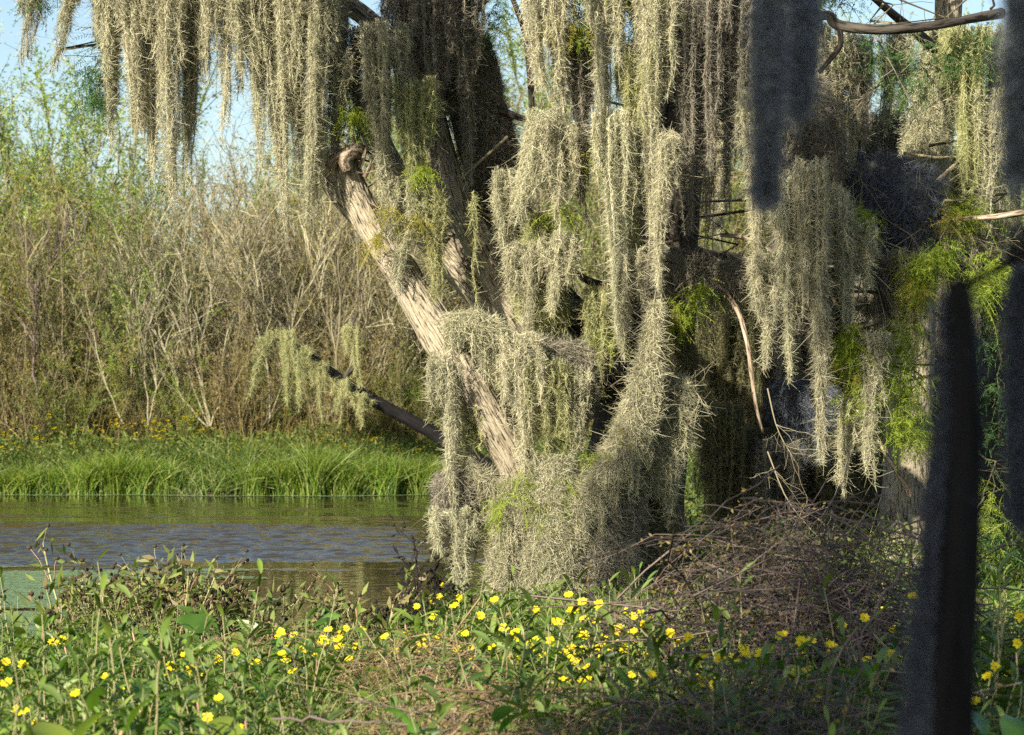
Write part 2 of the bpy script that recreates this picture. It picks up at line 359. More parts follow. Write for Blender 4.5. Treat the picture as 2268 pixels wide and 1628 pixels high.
def blades(base, d, nup, L_, W_, rng, droop=0.25, K=5, fold=0.25, prof=None):
    """long leaves with a folded midrib: 3 verts across, K along"""
    n = len(base); s = np.linspace(0, 1, K)
    if prof is None: prof = np.sin(np.pi * np.clip(s * 0.92 + 0.08, 0, 1)) ** 0.8
    l = np.asarray(L_).reshape(-1, 1, 1) * np.ones((n, 1, 1)); sv = s[None, :, None]
    c = base[:, None] + d[:, None] * l * sv
    c[..., 2] -= (np.asarray(droop).reshape(-1, 1) * np.ones((n, 1)) * l[..., 0] * s[None] ** 2)
    side = nrm(np.cross(d, nup))[:, None]; up = nrm(np.cross(side[:, 0], d))[:, None]
    wv = np.asarray(W_).reshape(-1, 1, 1) * np.ones((n, 1, 1)) * prof[None, :, None] * 0.5
    v = np.stack([c - side * wv + up * wv * fold, c, c + side * wv + up * wv * fold], 2).reshape(-1, 3)
    b = (np.arange(n)[:, None] * K + np.arange(K - 1)[None]) * 3
    f = np.concatenate([np.stack([b, b + 1, b + 4, b + 3], -1).reshape(-1, 4), np.stack([b + 1, b + 2, b + 5, b + 4], -1).reshape(-1, 4)])
    return v, f

def tendrils(core, rad, out, n_len, wd, rng, K=4, downb=0.7, curl=1.2):
    """moss curls starting at core points, out = unit outward vectors, rad = how far they start from the core"""
    n = len(core); s = np.linspace(0, 1, K)[None, :, None]
    d = nrm(out * rng.uniform(0.1, 0.7, (n, 1)) + rng.normal(size=(n, 3)) * 0.6 + np.array([0, 0, -downb]))
    L_ = (n_len * np.where(rng.random(n) < 0.08, rng.uniform(1.3, 1.9, n), rng.uniform(0.4, 1.1, n)))[:, None, None]
    p0 = core + out * rad[:, None]
    cv = rng.normal(size=(n, 1, 3)) * curl; cv[..., 2] -= 0.15
    p = p0[:, None] + d[:, None] * L_ * s + cv * L_ * s ** 2
    wk = wd * np.linspace(1.0, 0.45, K)[None]
    return ribbons(p, wk, rng)

def ropes_moss(ropes, r0, dens, rng, wd=0.0036, tl=0.026, K=3, tip=0.3, nth=7, step=0.02):
    """ropes (n,K,3): hanging strands, each a bundle of crinkled threads with short curls poking out"""
    n, k = ropes.shape[:2]
    seg = np.linalg.norm(np.diff(ropes, axis=1), axis=2).sum(1)
    r0 = np.broadcast_to(r0, n); parts = []
    for q in range(max(1, int(math.ceil(seg.max() / 0.25)))):          # group ropes of like length
        sel = np.where((seg > q * 0.25) & (seg <= (q + 1) * 0.25))[0]
        if not len(sel): continue
        kk = max(4, int((q + 0.8) * 0.25 / step)); u = np.linspace(0, 1, kk); t = u * (k - 1.001); a = t.astype(int); f = (t - a)[None, :, None]
        c = ropes[sel][:, a] * (1 - f) + ropes[sel][:, a + 1] * f
        lump = 0.75 + 0.4 * np.sin(u[None] * seg[sel][:, None] * 19 + sel[:, None] * 1.7) * np.sin(u[None] * seg[sel][:, None] * 7.3 + sel[:, None])
        rr = r0[sel][:, None] * (1 - (1 - tip) * u[None] ** 2) * lump
        for th in range(nth):
            j = rng.normal(size=c.shape) * [1, 1, 0.5]
            parts.append(ribbons(c + j * rr[..., None] * 0.62, wd * np.linspace(1.1, 0.7, kk)[None] * rng.uniform(0.7, 1.2), rng))
    cnt = (seg * dens).astype(int) + 1
    i = np.repeat(np.arange(n), cnt); m = len(i); u = rng.uniform(0, 1, m) ** 0.9
    t = u * (k - 1.001); a = t.astype(int); f = (t - a)[:, None]
    c = ropes[i, a] * (1 - f) + ropes[i, a + 1] * f
    ph = rng.uniform(0, 6.283, m); out = np.stack([np.cos(ph), np.sin(ph), rng.normal(0, 0.25, m)], -1)
    rad = r0[i] * (1 - (1 - tip) * u ** 2) * np.sqrt(rng.uniform(0.02, 1, m))
    parts.append(tendrils(c, rad, out, tl, wd * 0.85, rng, K))
    return parts

def curtain(x0, y0, x1, y1, wpx, d, rng, n=None, dens=260, spread=0.12, mat='moss', tipw=0.45, even=0.45, wd=None, r=0.020, K=3, sway=0.022, fill=1.0, nth=7):
    """hanging moss: from (x0,y0) to tip (x1,y1) of the photo at distance d (metres)"""
    sc = d / 21.0; dens = 330 if dens > 700 else 240; r = 0.020 if r > 0.02 else r
    W_ = (wpx + 12) / F * d; A = P(x0, y0, d); B = P(x1, y1, d); cl = min(sc, 1.5)
    n = n * 2 if n else max(5, int(W_ / (0.026 * sc) * 6.6 * fill))
    u = rng.uniform(-1, 1, n); u[0] = 0; dep = rng.normal(0, spread, n) * (0.35 + 0.65 * min(1, W_ / 0.3))
    # a few sub-tips: ropes gather into tassels of unequal length
    nt_ = max(2, int(W_ / 0.085)); tc = np.linspace(-1, 1, nt_) + rng.normal(0, 0.15, nt_); tl_ = (1 - even * np.abs(tc) ** 1.2) * rng.uniform(0.55, 1.0, nt_); tl_[np.argmin(np.abs(tc))] = 1.0
    g = np.argmin(np.abs(u[:, None] - tc[None]), axis=1)
    L_ = tl_[g] * (1 - 0.8 * rng.random(n) ** 1.05); L_[0] = 1.0
    k = 12; s = np.linspace(0, 1, k)
    st = np.stack([A[0] + u * W_ / 2, A[1] + dep, A[2] + 0.04 - np.abs(rng.normal(0, 0.11, n))], -1)
    gath = u * 0.62 + tc[g] * 0.38
    en = np.stack([B[0] + gath * W_ / 2 * (tipw + 0.25), A[1] + dep * 0.5, np.full(n, B[2])], -1)
    en = st + (en - st) * L_[:, None]
    p = st[:, None] * (1 - s)[None, :, None] + en[:, None] * s[None, :, None]
    sg = (s ** 1.3)[None]
    p[..., 0] = st[:, 0][:, None] + (en[:, 0] - st[:, 0])[:, None] * sg + sway * np.sin(s[None] * rng.uniform(5, 12, (n, 1)) + rng.uniform(0, 6, (n, 1))) * (0.3 + s[None]) * 0.6
    p[..., 1] += sway * np.sin(s[None] * rng.uniform(5, 12, (n, 1)) + rng.uniform(0, 6, (n, 1)))
    rr = r * sc * rng.uniform(0.6, 1.25, n)
    return ropes_moss(p, rr, dens, rng, 0.0036 * cl, 0.027 * cl, K, nth=nth, step=0.021 * cl)

MC = [0]
def moss(label, *a, group=None, mat='moss', name='moss_curtain', **k):
    rng = np.random.default_rng(100 + MC[0]); MC[0] += 1
    parts = curtain(*a, rng, mat=mat, **k)
    o = obj(name, mesh(name, parts, M[mat]))
    tag(o, label, 'moss', group or 'spanish moss hanging from the cypress trees')
    return o

def coat(pts, label, dens=1.0, mat='moss', depth=0.0, name='moss_mantle', group='spanish moss clothing the cypress trunk', tl=0.042, solid=0.72, lump=0.25, seed=None, downb=0.8):
    """moss wrapped round a path: pts rows (x, y, d, radius px)"""
    rng = np.random.default_rng(500 + MC[0] if seed is None else seed); MC[0] += 1
    q = np.array([[*P(a[0], a[1], a[2]), a[3] / F * a[2]] for a in pts])
    k = max(8, int(np.linalg.norm(np.diff(q[:, :3], axis=0), axis=1).sum() / 0.05))
    c = spline(q, k); pth = c[:, :3]; rad = np.clip(c[:, 3], 0.01, None)
    seg = np.linalg.norm(np.diff(pth, axis=0), axis=1)
    area = (seg * 2 * np.pi * (rad[1:] + rad[:-1]) / 2)
    n = int(area.sum() * 30000 * dens)
    pr = area / area.sum(); i = rng.choice(len(seg), n, p=pr); f = rng.random((n, 1))
    cc = pth[i] * (1 - f) + pth[i + 1] * f; rr = rad[i] * (1 - f[:, 0]) + rad[i + 1] * f[:, 0]
    tn = nrm(pth[i + 1] - pth[i]); o = rng.normal(size=(n, 3)); o = nrm(o - (o * tn).sum(1, keepdims=True) * tn)
    surf = cc + o * rr[:, None]
    nz = fnoise(surf * np.array([1.6, 1.6, 0.7]), 1.6, MC[0], 3)
    r2 = rr * (1 + lump * nz) * rng.uniform(0.72, 1.04, n)
    parts = [tendrils(cc, r2, o, tl * 0.68, 0.0035, rng, 3, downb)]
    # hanging fringes
    m = max(10, int(area.sum() * 130 * dens)); j = rng.integers(0, n, m)
    st = (cc + o * r2[:, None])[j]; L_ = rng.uniform(0.06, 0.30, m)
    s = np.linspace(0, 1, 5)[None, :, None]
    rp = st[:, None] + np.array([0, 0, -1.0]) * L_[:, None, None] * s + rng.normal(size=(m, 5, 3)) * 0.008 * s + o[j][:, None] * 0.03 * np.sin(s * 3)
    parts += ropes_moss(rp, 0.013, 300, rng, 0.0036, 0.026, 3)
    obj_ = obj(name, mesh(name, parts, M[mat])); tag(obj_, label, 'moss', group)
    # inner felt
    a = np.linspace(0, 2 * np.pi, 17)[:-1]; t = nrm(np.gradient(pth, axis=0)); u = nrm(np.cross(t, np.array([0.1, 1, 0.2]))); w_ = np.cross(t, u)
    ring = u[:, None] * np.cos(a)[None, :, None] + w_[:, None] * np.sin(a)[None, :, None]
    sf = pth[:, None] + ring * rad[:, None, None]
    nz = fnoise(sf * np.array([1.6, 1.6, 0.7]), 1.6, MC[0], 3)
    ends = np.ones(k); ends[0] = ends[-1] = 0.02
    v = (pth[:, None] + ring * (rad[:, None] * solid * (1 + lump * nz) * ends[:, None])[..., None]).reshape(-1, 3)
    ii = (np.arange(k - 1)[:, None] * 16 + np.arange(16)[None]); i2 = (np.arange(k - 1)[:, None] * 16 + (np.arange(16)[None] + 1) % 16)
    fq = np.stack([ii, i2, i2 + 16, ii + 16], -1).reshape(-1, 4)
    obj('matted_core', mesh('matted_core', (v, fq), M['moss_core'], True), obj_)
    return obj_

def limb(name, pts, parent, mat='bark', sides=28, rough=0.06, flute=0.0, label=None, step=0.03, endcap=True, seed=1):
    q = np.array([[*P(a[0], a[1], a[2]), a[3] / F * a[2]] for a in pts])
    Ltot = np.linalg.norm(np.diff(q[:, :3], axis=0), axis=1).sum()
    k = max(6, int(Ltot / step)); c = spline(q, k); pth = c[:, :3]; rad = np.clip(c[:, 3], 0.002, None)
    t = nrm(np.gradient(pth, axis=0)); u = nrm(np.cross(t, np.array([0.0, 1.0, 0.05]))); w_ = np.cross(t, u)
    a = np.linspace(0, 2 * np.pi, sides + 1)
    ln = np.concatenate([[0], np.cumsum(np.linalg.norm(np.diff(pth, axis=0), axis=1))])
    A, Lg = np.meshgrid(a, ln)
    cyl = np.stack([np.cos(A) * 1.3, np.sin(A) * 1.3, Lg * 0.8], -1)
    rr = rad[:, None] * (1 + rough * fnoise(cyl, 1.1, seed, 4) + 0.35 * rough * np.sin(A * 19 + 3 * fnoise(cyl * [1, 1, 2.5], 0.8, seed + 3, 2)) * (1 + fnoise(cyl, 1.5, seed + 5, 1)))
    if flute:
        fl = np.clip(1 - Lg / 1.2, 0, 1) ** 1.5
        rr = rr * (1 + flute * fl * np.cos(A * 6 + 0.8))
    rr[:, -1] = rr[:, 0]
    v = (pth[:, None] + (u[:, None] * np.cos(a)[None, :, None] + w_[:, None] * np.sin(a)[None, :, None]) * rr[..., None]).reshape(-1, 3)
    uv = np.stack([A * rad.mean(), Lg], -1).reshape(-1, 2)
    S = sides + 1; ii = (np.arange(k - 1)[:, None] * S + np.arange(sides)[None])
    fq = np.stack([ii, ii + 1, ii + 1 + S, ii + S], -1).reshape(-1, 4)
    if endcap:
        base = len(v); v = np.vstack([v, pth[-1][None]]); uv = np.vstack([uv, uv[-1]])
        j = np.arange(sides) + (k - 1) * S
        # close the end as quads collapsing on the centre
        j2 = np.arange(0, sides - 1, 2) + (k - 1) * S
        fq = np.vstack([fq, np.stack([j2, j2 + 1, np.minimum(j2 + 2, (k - 1) * S + sides), np.full(len(j2), base)], -1)])
    o = obj(name, mesh(name, (v, fq), M[mat], True, uv), parent)
    if label: o['label'] = label
    return o

def sprigs(centres, n, rng, L_=0.16, wd=0.004, lw=0.024, droop=0.5, up=-0.3, pairs=9):
    """feathery drooping cypress sprays around centres rows (x,y,z,rx,ry,rz)"""
    c = np.asarray(centres, float); i = rng.integers(0, len(c), n)
    b = c[i, :3] + np.clip(rng.normal(size=(n, 3)), -2, 2) * c[i, 3:] * 0.5
    d = nrm(rng.normal(size=(n, 3)) * np.array([1, 1, 0.5]) + np.array([0, 0, up]))
    p = paths_grow(b, d, L_ * rng.uniform(0.6, 1.3, n), 5, rng, 0.1, 0, droop)
    parts = [ribbons(p, 0.003, rng)]
    t = np.linspace(0.12, 3.95, pairs); a = t.astype(int); f = (t - a)[None, :, None]
    q = p[:, a] * (1 - f) + p[:, np.minimum(a + 1, 4)] * f; tn = nrm(p[:, np.minimum(a + 1, 4)] - p[:, a])
    s = nrm(np.cross(tn, rng.normal(size=(n, 1, 3))))
    for sg in (-1, 1):
        tip = q + (s * sg + tn * 0.6) * lw * (1 - 0.5 * np.linspace(0, 1, pairs) ** 2)[None, :, None] + np.array([0, 0, -0.003])
        pp = np.stack([q, tip], 2).reshape(-1, 2, 3)
        parts.append(ribbons(pp, wd, rng))
    return parts

# ------------------------------------------------------------------ far bank: thickets
def willow(name, seed, H, nst, n2, n3, nleaf, leafmat, twigmat, spread=0.35, leaf=(0.065, 0.02), lean=0.0):
    rng = np.random.default_rng(seed)
    th = rng.uniform(0, 6.283, nst)
    base = np.stack([np.cos(th), np.sin(th), 0 * th], -1) * rng.uniform(0.02, 0.35, (nst, 1)); base[:, 2] = -0.1
    d = nrm(np.stack([np.cos(th) * spread + lean, np.sin(th) * spread, np.ones(nst)], -1) + rng.normal(size=(nst, 3)) * 0.1)
    m1 = paths_grow(base, d, H * rng.uniform(0.55, 1.05, nst), 12, rng, 0.10, 0.02)
    m2 = spawn(m1, n2, 0.12, 0.95, H * 0.36, 0.42, 0.45, 8, rng, 0.14)
    m3 = spawn(m2, n3, 0.1, 0.98, H * 0.15, 0.55, 0.35, 5, rng, 0.2)
    stems = [tubes(m1, np.linspace(0.034, 0.006, 12)[None] * rng.uniform(0.4, 1.1, (nst, 1)), 5, rng)]
    tw = [tubes(m2, np.linspace(0.010, 0.004, 8)[None] * rng.uniform(0.6, 1.3, (n2, 1)), 3, rng), ribbons(m3, np.linspace(0.009, 0.005, 5)[None], rng)]
    me1 = mesh('stem', stems, M['twig'], True); me2 = mesh('twigs', tw, M[twigmat])
    me3 = mesh('leaves', [leaf_quads(m3, int(nleaf * 0.75), 0, 1, leaf[0], leaf[1], rng, 0.35, 0.01), leaf_quads(m2, int(nleaf * 0.25), 0.3, 1, leaf[0], leaf[1], rng, 0.35, 0.01)], M[leafmat])
    return me1, me2, me3

SHRUBS = {
    'green': willow('g', 11, 6.0, 14, 130, 800, 26000, 'wl_green', 'twig'),
    'green2': willow('g2', 12, 6.0, 11, 110, 700, 22000, 'wl_green', 'twig_pale', 0.25),
    'yellow': willow('y', 13, 6.0, 13, 130, 800, 24000, 'wl_yellow', 'twig', 0.4),
    'tan': willow('t', 14, 5.0, 18, 170, 1000, 20000, 'wl_tan', 'twig', 0.4, (0.06, 0.02)),
    'bare': willow('b', 15, 5.5, 22, 260, 1300, 7000, 'wl_tan', 'twig_pale', 0.3, (0.06, 0.018)),
    'bare2': willow('b2', 16, 5.5, 18, 230, 1200, 9000, 'wl_yellow', 'twig', 0.45, (0.06, 0.018)),
    'tall': willow('w', 17, 9.0, 9, 150, 1100, 20000, 'wl_green', 'twig_pale', 0.16, (0.09, 0.024)),
}
KINDL = {'green': 'leafy green willow shrub', 'green2': 'light green slender willow shrub', 'yellow': 'yellowing leafy willow shrub', 'tan': 'brownish half dry shrub',
         'bare': 'almost leafless pale stemmed shrub', 'bare2': 'twiggy shrub with sparse yellow leaves', 'tall': 'tall slender willow tree with thin foliage'}
CNT = {}
def shrub(kind, xpx, d, h, rz, label=None, lean=0.0, wide=1.0, cat='shrub'):
    h = h * (1.0 if d < 52.3 else 0.98 if 330 < xpx < 640 else 1.03 if xpx < 340 else 1.0)
    H0 = {'tan': 5.0, 'bare': 5.5, 'bare2': 5.5, 'tall': 9.0}.get(kind, 6.0)
    x = (xpx - CX) / F * d; z = float(gz(x, d))
    t = thing('willow_tree' if kind == 'tall' else 'willow_shrub', label, cat, (x, d, z), 'trees and shrubs of the far bank thicket')
    s = h / H0; t.scale = (s * wide, s * wide, s); t.rotation_euler = (0, lean, rz)
    for nme, me in zip(('stem', 'twigs', 'leaves'), SHRUBS[kind]): obj(nme, me, t)
    return t
rows = [
    # front row, d 52-54: xpx, d, kind, height
    [(-120, 52.6, 'yellow', 4.6), (40, 52.4, 'tan', 4.2), (170, 53.0, 'bare2', 5.2), (300, 52.6, 'green2', 4.6), (430, 53.2, 'bare', 5.0), (560, 53.0, 'bare2', 4.4),
     (680, 53.4, 'bare', 5.6), (800, 53.0, 'bare', 5.2), (930, 53.4, 'bare2', 5.0), (1080, 53, 'tan', 4.6), (1260, 53.4, 'bare', 5.4), (1450, 53, 'green2', 5.2)],
    [(-200, 56, 'green', 7.2), (-30, 55.6, 'green2', 7.0), (110, 56, 'yellow', 6.3), (250, 55.8, 'yellow', 5.6), (380, 56.4, 'tan', 5.4), (480, 55.6, 'green', 5.3), (600, 56.4, 'bare', 6.0),
     (730, 56, 'bare', 6.2), (860, 56.6, 'bare2', 6.6), (1000, 56, 'yellow', 6.8), (1160, 56.6, 'bare2', 7.0), (1330, 56, 'bare', 7.2), (1500, 56, 'green', 6.6), (1680, 56, 'tan', 6.6), (1880, 57, 'green', 7.0), (2120, 56.5, 'bare2', 7.2)],
    [(-120, 60, 'green2', 8.6), (20, 61, 'green', 8.0), (150, 60, 'green2', 7.0), (290, 61, 'green', 6.2), (400, 60, 'tan', 5.8), (520, 61, 'green', 6.2), (640, 60, 'yellow', 7.2),
     (760, 61, 'green2', 8.0), (890, 60, 'yellow', 7.6), (1010, 61, 'green', 7.8), (1090, 59, 'tall', 9.6), (1190, 60, 'green2', 8.2), (1280, 61, 'tall', 9.2), (1400, 60, 'yellow', 7.4), (1560, 61, 'green', 7.8), (1740, 60, 'green2', 8.0), (1950, 61, 'green', 8.4), (2200, 60, 'green2', 8.4)],
    [(-60, 68, 'tan', 7.4), (130, 69, 'green', 7.2), (330, 68, 'tan', 6.0), (520, 69, 'green', 6.6), (710, 68, 'tall', 8.6), (900, 69, 'green', 8.2), (1100, 68, 'green', 8.4), (1300, 69, 'tan', 8.0), (1500, 68, 'green', 8.4), (1750, 69, 'tan', 8), (2000, 68, 'green', 8.6), (2250, 69, 'green', 8.6)],
]
rows.append([(-60, 51.9, 'yellow', 2.6), (70, 51.8, 'tan', 2.9), (150, 52.0, 'green', 2.2), (230, 52.0, 'yellow', 2.8), (340, 52.2, 'tan', 2.4), (410, 52.2, 'green', 2.2), (540, 52, 'tan', 2.6), (620, 52.2, 'green', 2.6), (730, 52.2, 'tan', 2.8), (820, 52, 'green', 2.4), (900, 52, 'yellow', 2.6), (1000, 52, 'green', 2.6)])
ROWL = ['front row, rising straight out of the bank grass', 'second row, just behind the front row', 'third row, its crown showing over those before it', 'rearmost row, glimpsed through the others']
ORD = ['first', 'second', 'third', 'fourth', 'fifth', 'sixth', 'seventh', 'eighth', 'ninth', 'tenth', 'eleventh', 'twelfth', 'thirteenth', 'fourteenth', 'fifteenth', 'sixteenth', 'seventeenth', 'eighteenth']
for ri, row in enumerate(rows):
    for ci, (xp, d, kd, h) in enumerate(row):
        shrub(kd, xp, d, h, RG.uniform(0, 6.28), '%s, %s from left in the %s' % (KINDL[kd], ORD[ci], ['front row', 'second row', 'third row', 'rearmost row', 'low row before them'][ri]),
              0.0, RG.uniform(0.95, 1.2), 'tree' if kd == 'tall' else 'shrub')

# distinct pale leaning stems rising from the bank grass
def stem_tree(label, stems, rb, seed, mat='twig_pale', nleaf=500, leafmat='wl_yellow', name='willow_sapling'):
    rng = np.random.default_rng(seed)
    x0, y0, d = stems[0][0]; b = P(x0, y0, d); t = thing(name, label, 'tree', tuple(b), 'pale leaning saplings of the far bank')
    ps = np.array([spline(np.array([P(*q) for q in st]) - b, 14) for st in stems])
    ps += rng.normal(size=ps.shape) * 0.015
    rb = rb * 0.62
    for k_, p_ in enumerate(ps):
        obj('stem', mesh('stem', tubes(p_[None], np.linspace(rb, rb * 0.3, 14)[None], 6, rng), M[mat], True), t)
    m2 = spawn(ps, 26 * len(stems), 0.2, 1, 1.1, 0.4, 0.5, 7, rng, 0.15); m3 = spawn(m2, 120 * len(stems), 0.1, 1, 0.45, 0.6, 0.3, 4, rng, 0.2)
    obj('twigs', mesh('twigs', [tubes(m2, np.linspace(0.011, 0.004, 7)[None], 3, rng), ribbons(m3, 0.008, rng)], M[mat]), t)
    obj('leaves', mesh('leaves', leaf_quads(m3, nleaf, 0, 1, 0.07, 0.02, rng), M[leafmat]), t)
    return t
D1 = 51.6
stem_tree('pale sapling leaning left with a straight bare lower stem', [[(272, 935, D1), (235, 850, D1), (205, 720, D1), (180, 600, D1), (150, 470, D1)]], 0.030, 31)
stem_tree('two stemmed pale sapling rising beside the yellow flower patch', [[(327, 940, D1), (322, 840, D1), (300, 720, D1), (275, 600, D1), (240, 500, D1)], [(330, 940, D1), (345, 850, D1), (330, 740, D1), (350, 650, D1), (372, 560, D1)]], 0.028, 32)
stem_tree('many stemmed pale willow clump fanning out to the left behind the flower patch', [[(462, 945, D1), (425, 850, D1), (400, 740, D1), (345, 620, D1), (300, 520, D1)], [(465, 945, D1), (440, 830, D1), (415, 700, D1), (410, 600, D1), (330, 460, D1)],
    [(468, 945, D1), (450, 860, D1), (445, 770, D1), (470, 650, D1), (480, 540, D1)], [(470, 945, D1), (490, 860, D1), (500, 760, D1), (540, 640, D1), (560, 540, D1)], [(458, 945, D1), (400, 880, D1), (380, 800, D1), (290, 660, D1), (230, 600, D1)]], 0.030, 33)
stem_tree('tall grey sapling standing just left of the leaning cypress limb', [[(752, 900, 49.5), (745, 800, 49.5), (755, 690, 49.5), (748, 560, 49.5), (762, 440, 49.5), (770, 330, 49.5)], [(757, 870, 49.5), (790, 760, 49.5), (795, 650, 49.5), (790, 540, 49.5), (800, 460, 49.5)]], 0.040, 34, 'twig', 200)
stem_tree('dark crooked sapling forking near the left edge', [[(85, 880, D1), (72, 800, D1), (80, 700, D1), (75, 620, D1), (60, 560, D1)], [(75, 640, D1), (110, 600, D1), (135, 540, D1), (150, 490, D1)]], 0.04, 35, 'twig_dark', 300, 'wl_tan')
stem_tree('thin pale sapling crossing the thicket between the clump and the mossy log', [[(600, 930, D1), (590, 800, D1), (560, 690, D1), (520, 600, D1), (500, 520, D1)], [(600, 930, D1), (640, 800, D1), (650, 700, D1), (700, 600, D1), (730, 470, D1)]], 0.024, 36)

# mossy fallen limb on the far bank
t = thing('fallen_limb', 'dark leaning dead limb hung with moss over the far bank grass', 'fallen limb', tuple(P(1100, 1050, 49.6)))
bb = P(1100, 1050, 49.6)
o = limb('limb', [(1100, 1050, 49.6, 20), (960, 960, 49.5, 16), (860, 905, 49.4, 13), (765, 848, 49.3, 12), (700, 800, 49.2, 10), (650, 762, 49.2, 6)], None, 'bark_black', 10, 0.1, step=0.08)
o.parent = t; o.location = tuple(-bb)
o = limb('side_branch', [(760, 842, 49.3, 8), (785, 800, 49.2, 6), (775, 750, 49.2, 5), (790, 690, 49.1, 3)], None, 'bark_dark', 8, 0.1, step=0.08); o.parent = t; o.location = tuple(-bb)
FG = 'moss hanging from the fallen limb on the far bank'
for a, l in [((590, 735, 545, 885, 22, 49.0), 'thin moss strand hanging alone left of the fallen limb'),
             ((632, 730, 635, 900, 30, 49.0), 'pale moss strand at the upper end of the fallen limb'),
             ((668, 765, 665, 915, 34, 49.0), 'broad pale moss beneath the upper part of the fallen limb'),
             ((705, 800, 712, 935, 30, 49.0), 'pale moss tuft beneath the middle of the fallen limb, almost touching the grass'),
             ((755, 840, 755, 940, 40, 48.9), 'moss curtain below the fork of the fallen limb'),
             ((800, 870, 800, 945, 44, 49.0), 'short wide moss curtain below the thick end of the fallen limb'),
             ((775, 720, 790, 860, 18, 49.0), 'grey moss on the side branch of the fallen limb')]:
    moss(l, *a[:4], a[4], a[5], mat='moss_green', group=FG, r=0.018, n=8, K=3, spread=0.1, name='moss_strand')

# ------------------------------------------------------------------ far bank: grass, reeds, herbs, flowers
def grass_mesh(x, y, h, wdt, rng, mat, lean=0.25, K=4, z=None):
    n = len(x); z = gz(x, y) if z is None else z
    b = np.stack([x, y, z - 0.03], -1)
    d = nrm(np.stack([rng.normal(0, lean, n), rng.normal(0, lean, n), np.ones(n)], -1))
    s = np.linspace(0, 1, K)[None, :, None]; p = b[:, None] + d[:, None] * h[:, None, None] * s
    bend = rng.normal(size=(n, 1, 3)) * 0.28; bend[..., 2] = -np.abs(bend[..., 2]) * 0.6
    p = p + bend * h[:, None, None] * s ** 2.2
    side = np.stack([rng.normal(0, 1, n), rng.normal(0, 1, n), 0 * x], -1)[:, None]
    return ribbons(p, wdt * np.array([0.8, 1.0, 0.7, 0.1] if K == 4 else [0.8, 0.9, 1, 0.7, 0.1])[None], rng, side)
rng = np.random.default_rng(5)
n = 30000
x = rng.uniform(-10.5, 7, n); y = far_shore(x) + rng.uniform(-0.1, 3.6, n) ** 1.0
h = (0.45 + 0.3 * rng.random(n)) * np.clip(1 + 0.55 * fnoise(np.stack([x, y, 0 * x], -1), 0.45, 9), 0.3, 2)
tag(obj('grass', mesh('grass', grass_mesh(x, y, h, 0.016, rng, 'grass', 0.35), M['grass'])), 'tall green grass growing along the far bank', 'grass', kind='stuff')
# leafy herb cover of the far bank, dark green behind the reeds
n = 52000
x = rng.uniform(-10.5, 8, n); v0 = rng.random(n); y = far_shore(x) + 0.5 + 3.9 * v0
z = gz(x, y) + rng.random(n) ** 0.6 * (0.75 + 0.2 * fnoise(np.stack([x, y, 0 * x], -1), 0.5, 19))
pp = np.stack([x, y, z], -1); pth = np.stack([pp, pp + rng.normal(size=(n, 3)) * 0.04 + [0, 0, 0.03]], 1)
tag(obj('bank_herbs', mesh('bank_herbs', [leaf_quads(pth, 60000, 0, 1, 0.095, 0.024, rng, 0.1, 0.03, 1.2), grass_mesh(x[:9000], y[:9000], rng.uniform(0.5, 0.95, 9000), 0.008, rng, '', 0.3)], M['bank'])),
    'dark green leafy herbs and stalks covering the far bank behind the reeds', 'herbs', kind='stuff')
# reed clumps: bright tufts at the waterline
def reed_proto(seed, nb, hh, rad):
    rg = np.random.default_rng(seed); r = rad * np.sqrt(rg.random(nb)); a = rg.uniform(0, 6.283, nb)
    return mesh('blades', grass_mesh(r * np.cos(a), r * np.sin(a) * 0.6, hh * rg.uniform(0.55, 1.1, nb), 0.015, rg, '', 0.13, 5, np.zeros(nb)), M['reed'])
RP = [reed_proto(41, 420, 0.95, 0.35), reed_proto(42, 520, 1.05, 0.45), reed_proto(43, 300, 0.8, 0.3)]
rx = [(15, 0, .8), (60, 2, .7), (105, 0, .75), (205, 1, 1.0), (245, 0, .95), (285, 1, .9), (320, 0, 1.0), (355, 2, .9), (585, 1, .8), (625, 0, .95), (662, 1, 1.05), (700, 1, 1.0), (742, 0, .95), (790, 2, .9), (835, 1, .8), (880, 0, .9), (925, 1, .9), (965, 2, .8)]
for i, (xp, k, s) in enumerate(rx):
    x = (xp - CX) / F * 49.6; o = obj('reed_clump', RP[k], None, (x, far_shore(x) + 0.12, 0.02)); o.scale = (1, 1, s * 0.92 * (0.72 + 0.4 * ((i * 37) % 10) / 10)); o.rotation_euler = (0, 0, i * 1.3)
    tag(o, 'bright green reed clump at the far waterline, %s from the left' % ORD[i], 'reeds', 'reed clumps along the far waterline')
# bent over pale reed bundle
rg = np.random.default_rng(44); nb = 260; b0 = P(490, 1085, 49.3)
bx = b0 + rg.normal(size=(nb, 3)) * [0.18, 0.15, 0.02]; s = np.linspace(0, 1, 5)[None, :, None]
tt = np.array([0.75, 0.0, 0.42]) + rg.normal(size=(nb, 3)) * [0.22, 0.2, 0.14]
pth = bx[:, None] + tt[:, None] * s * rg.uniform(0.5, 1.3, (nb, 1, 1)) + np.array([0, 0, -0.25]) * s ** 2
tag(obj('bent_reeds', mesh('bent_reeds', ribbons(pth, 0.014, rg), M['grass'])), 'bundle of pale reeds flattened over to the right at the waterline', 'reeds')

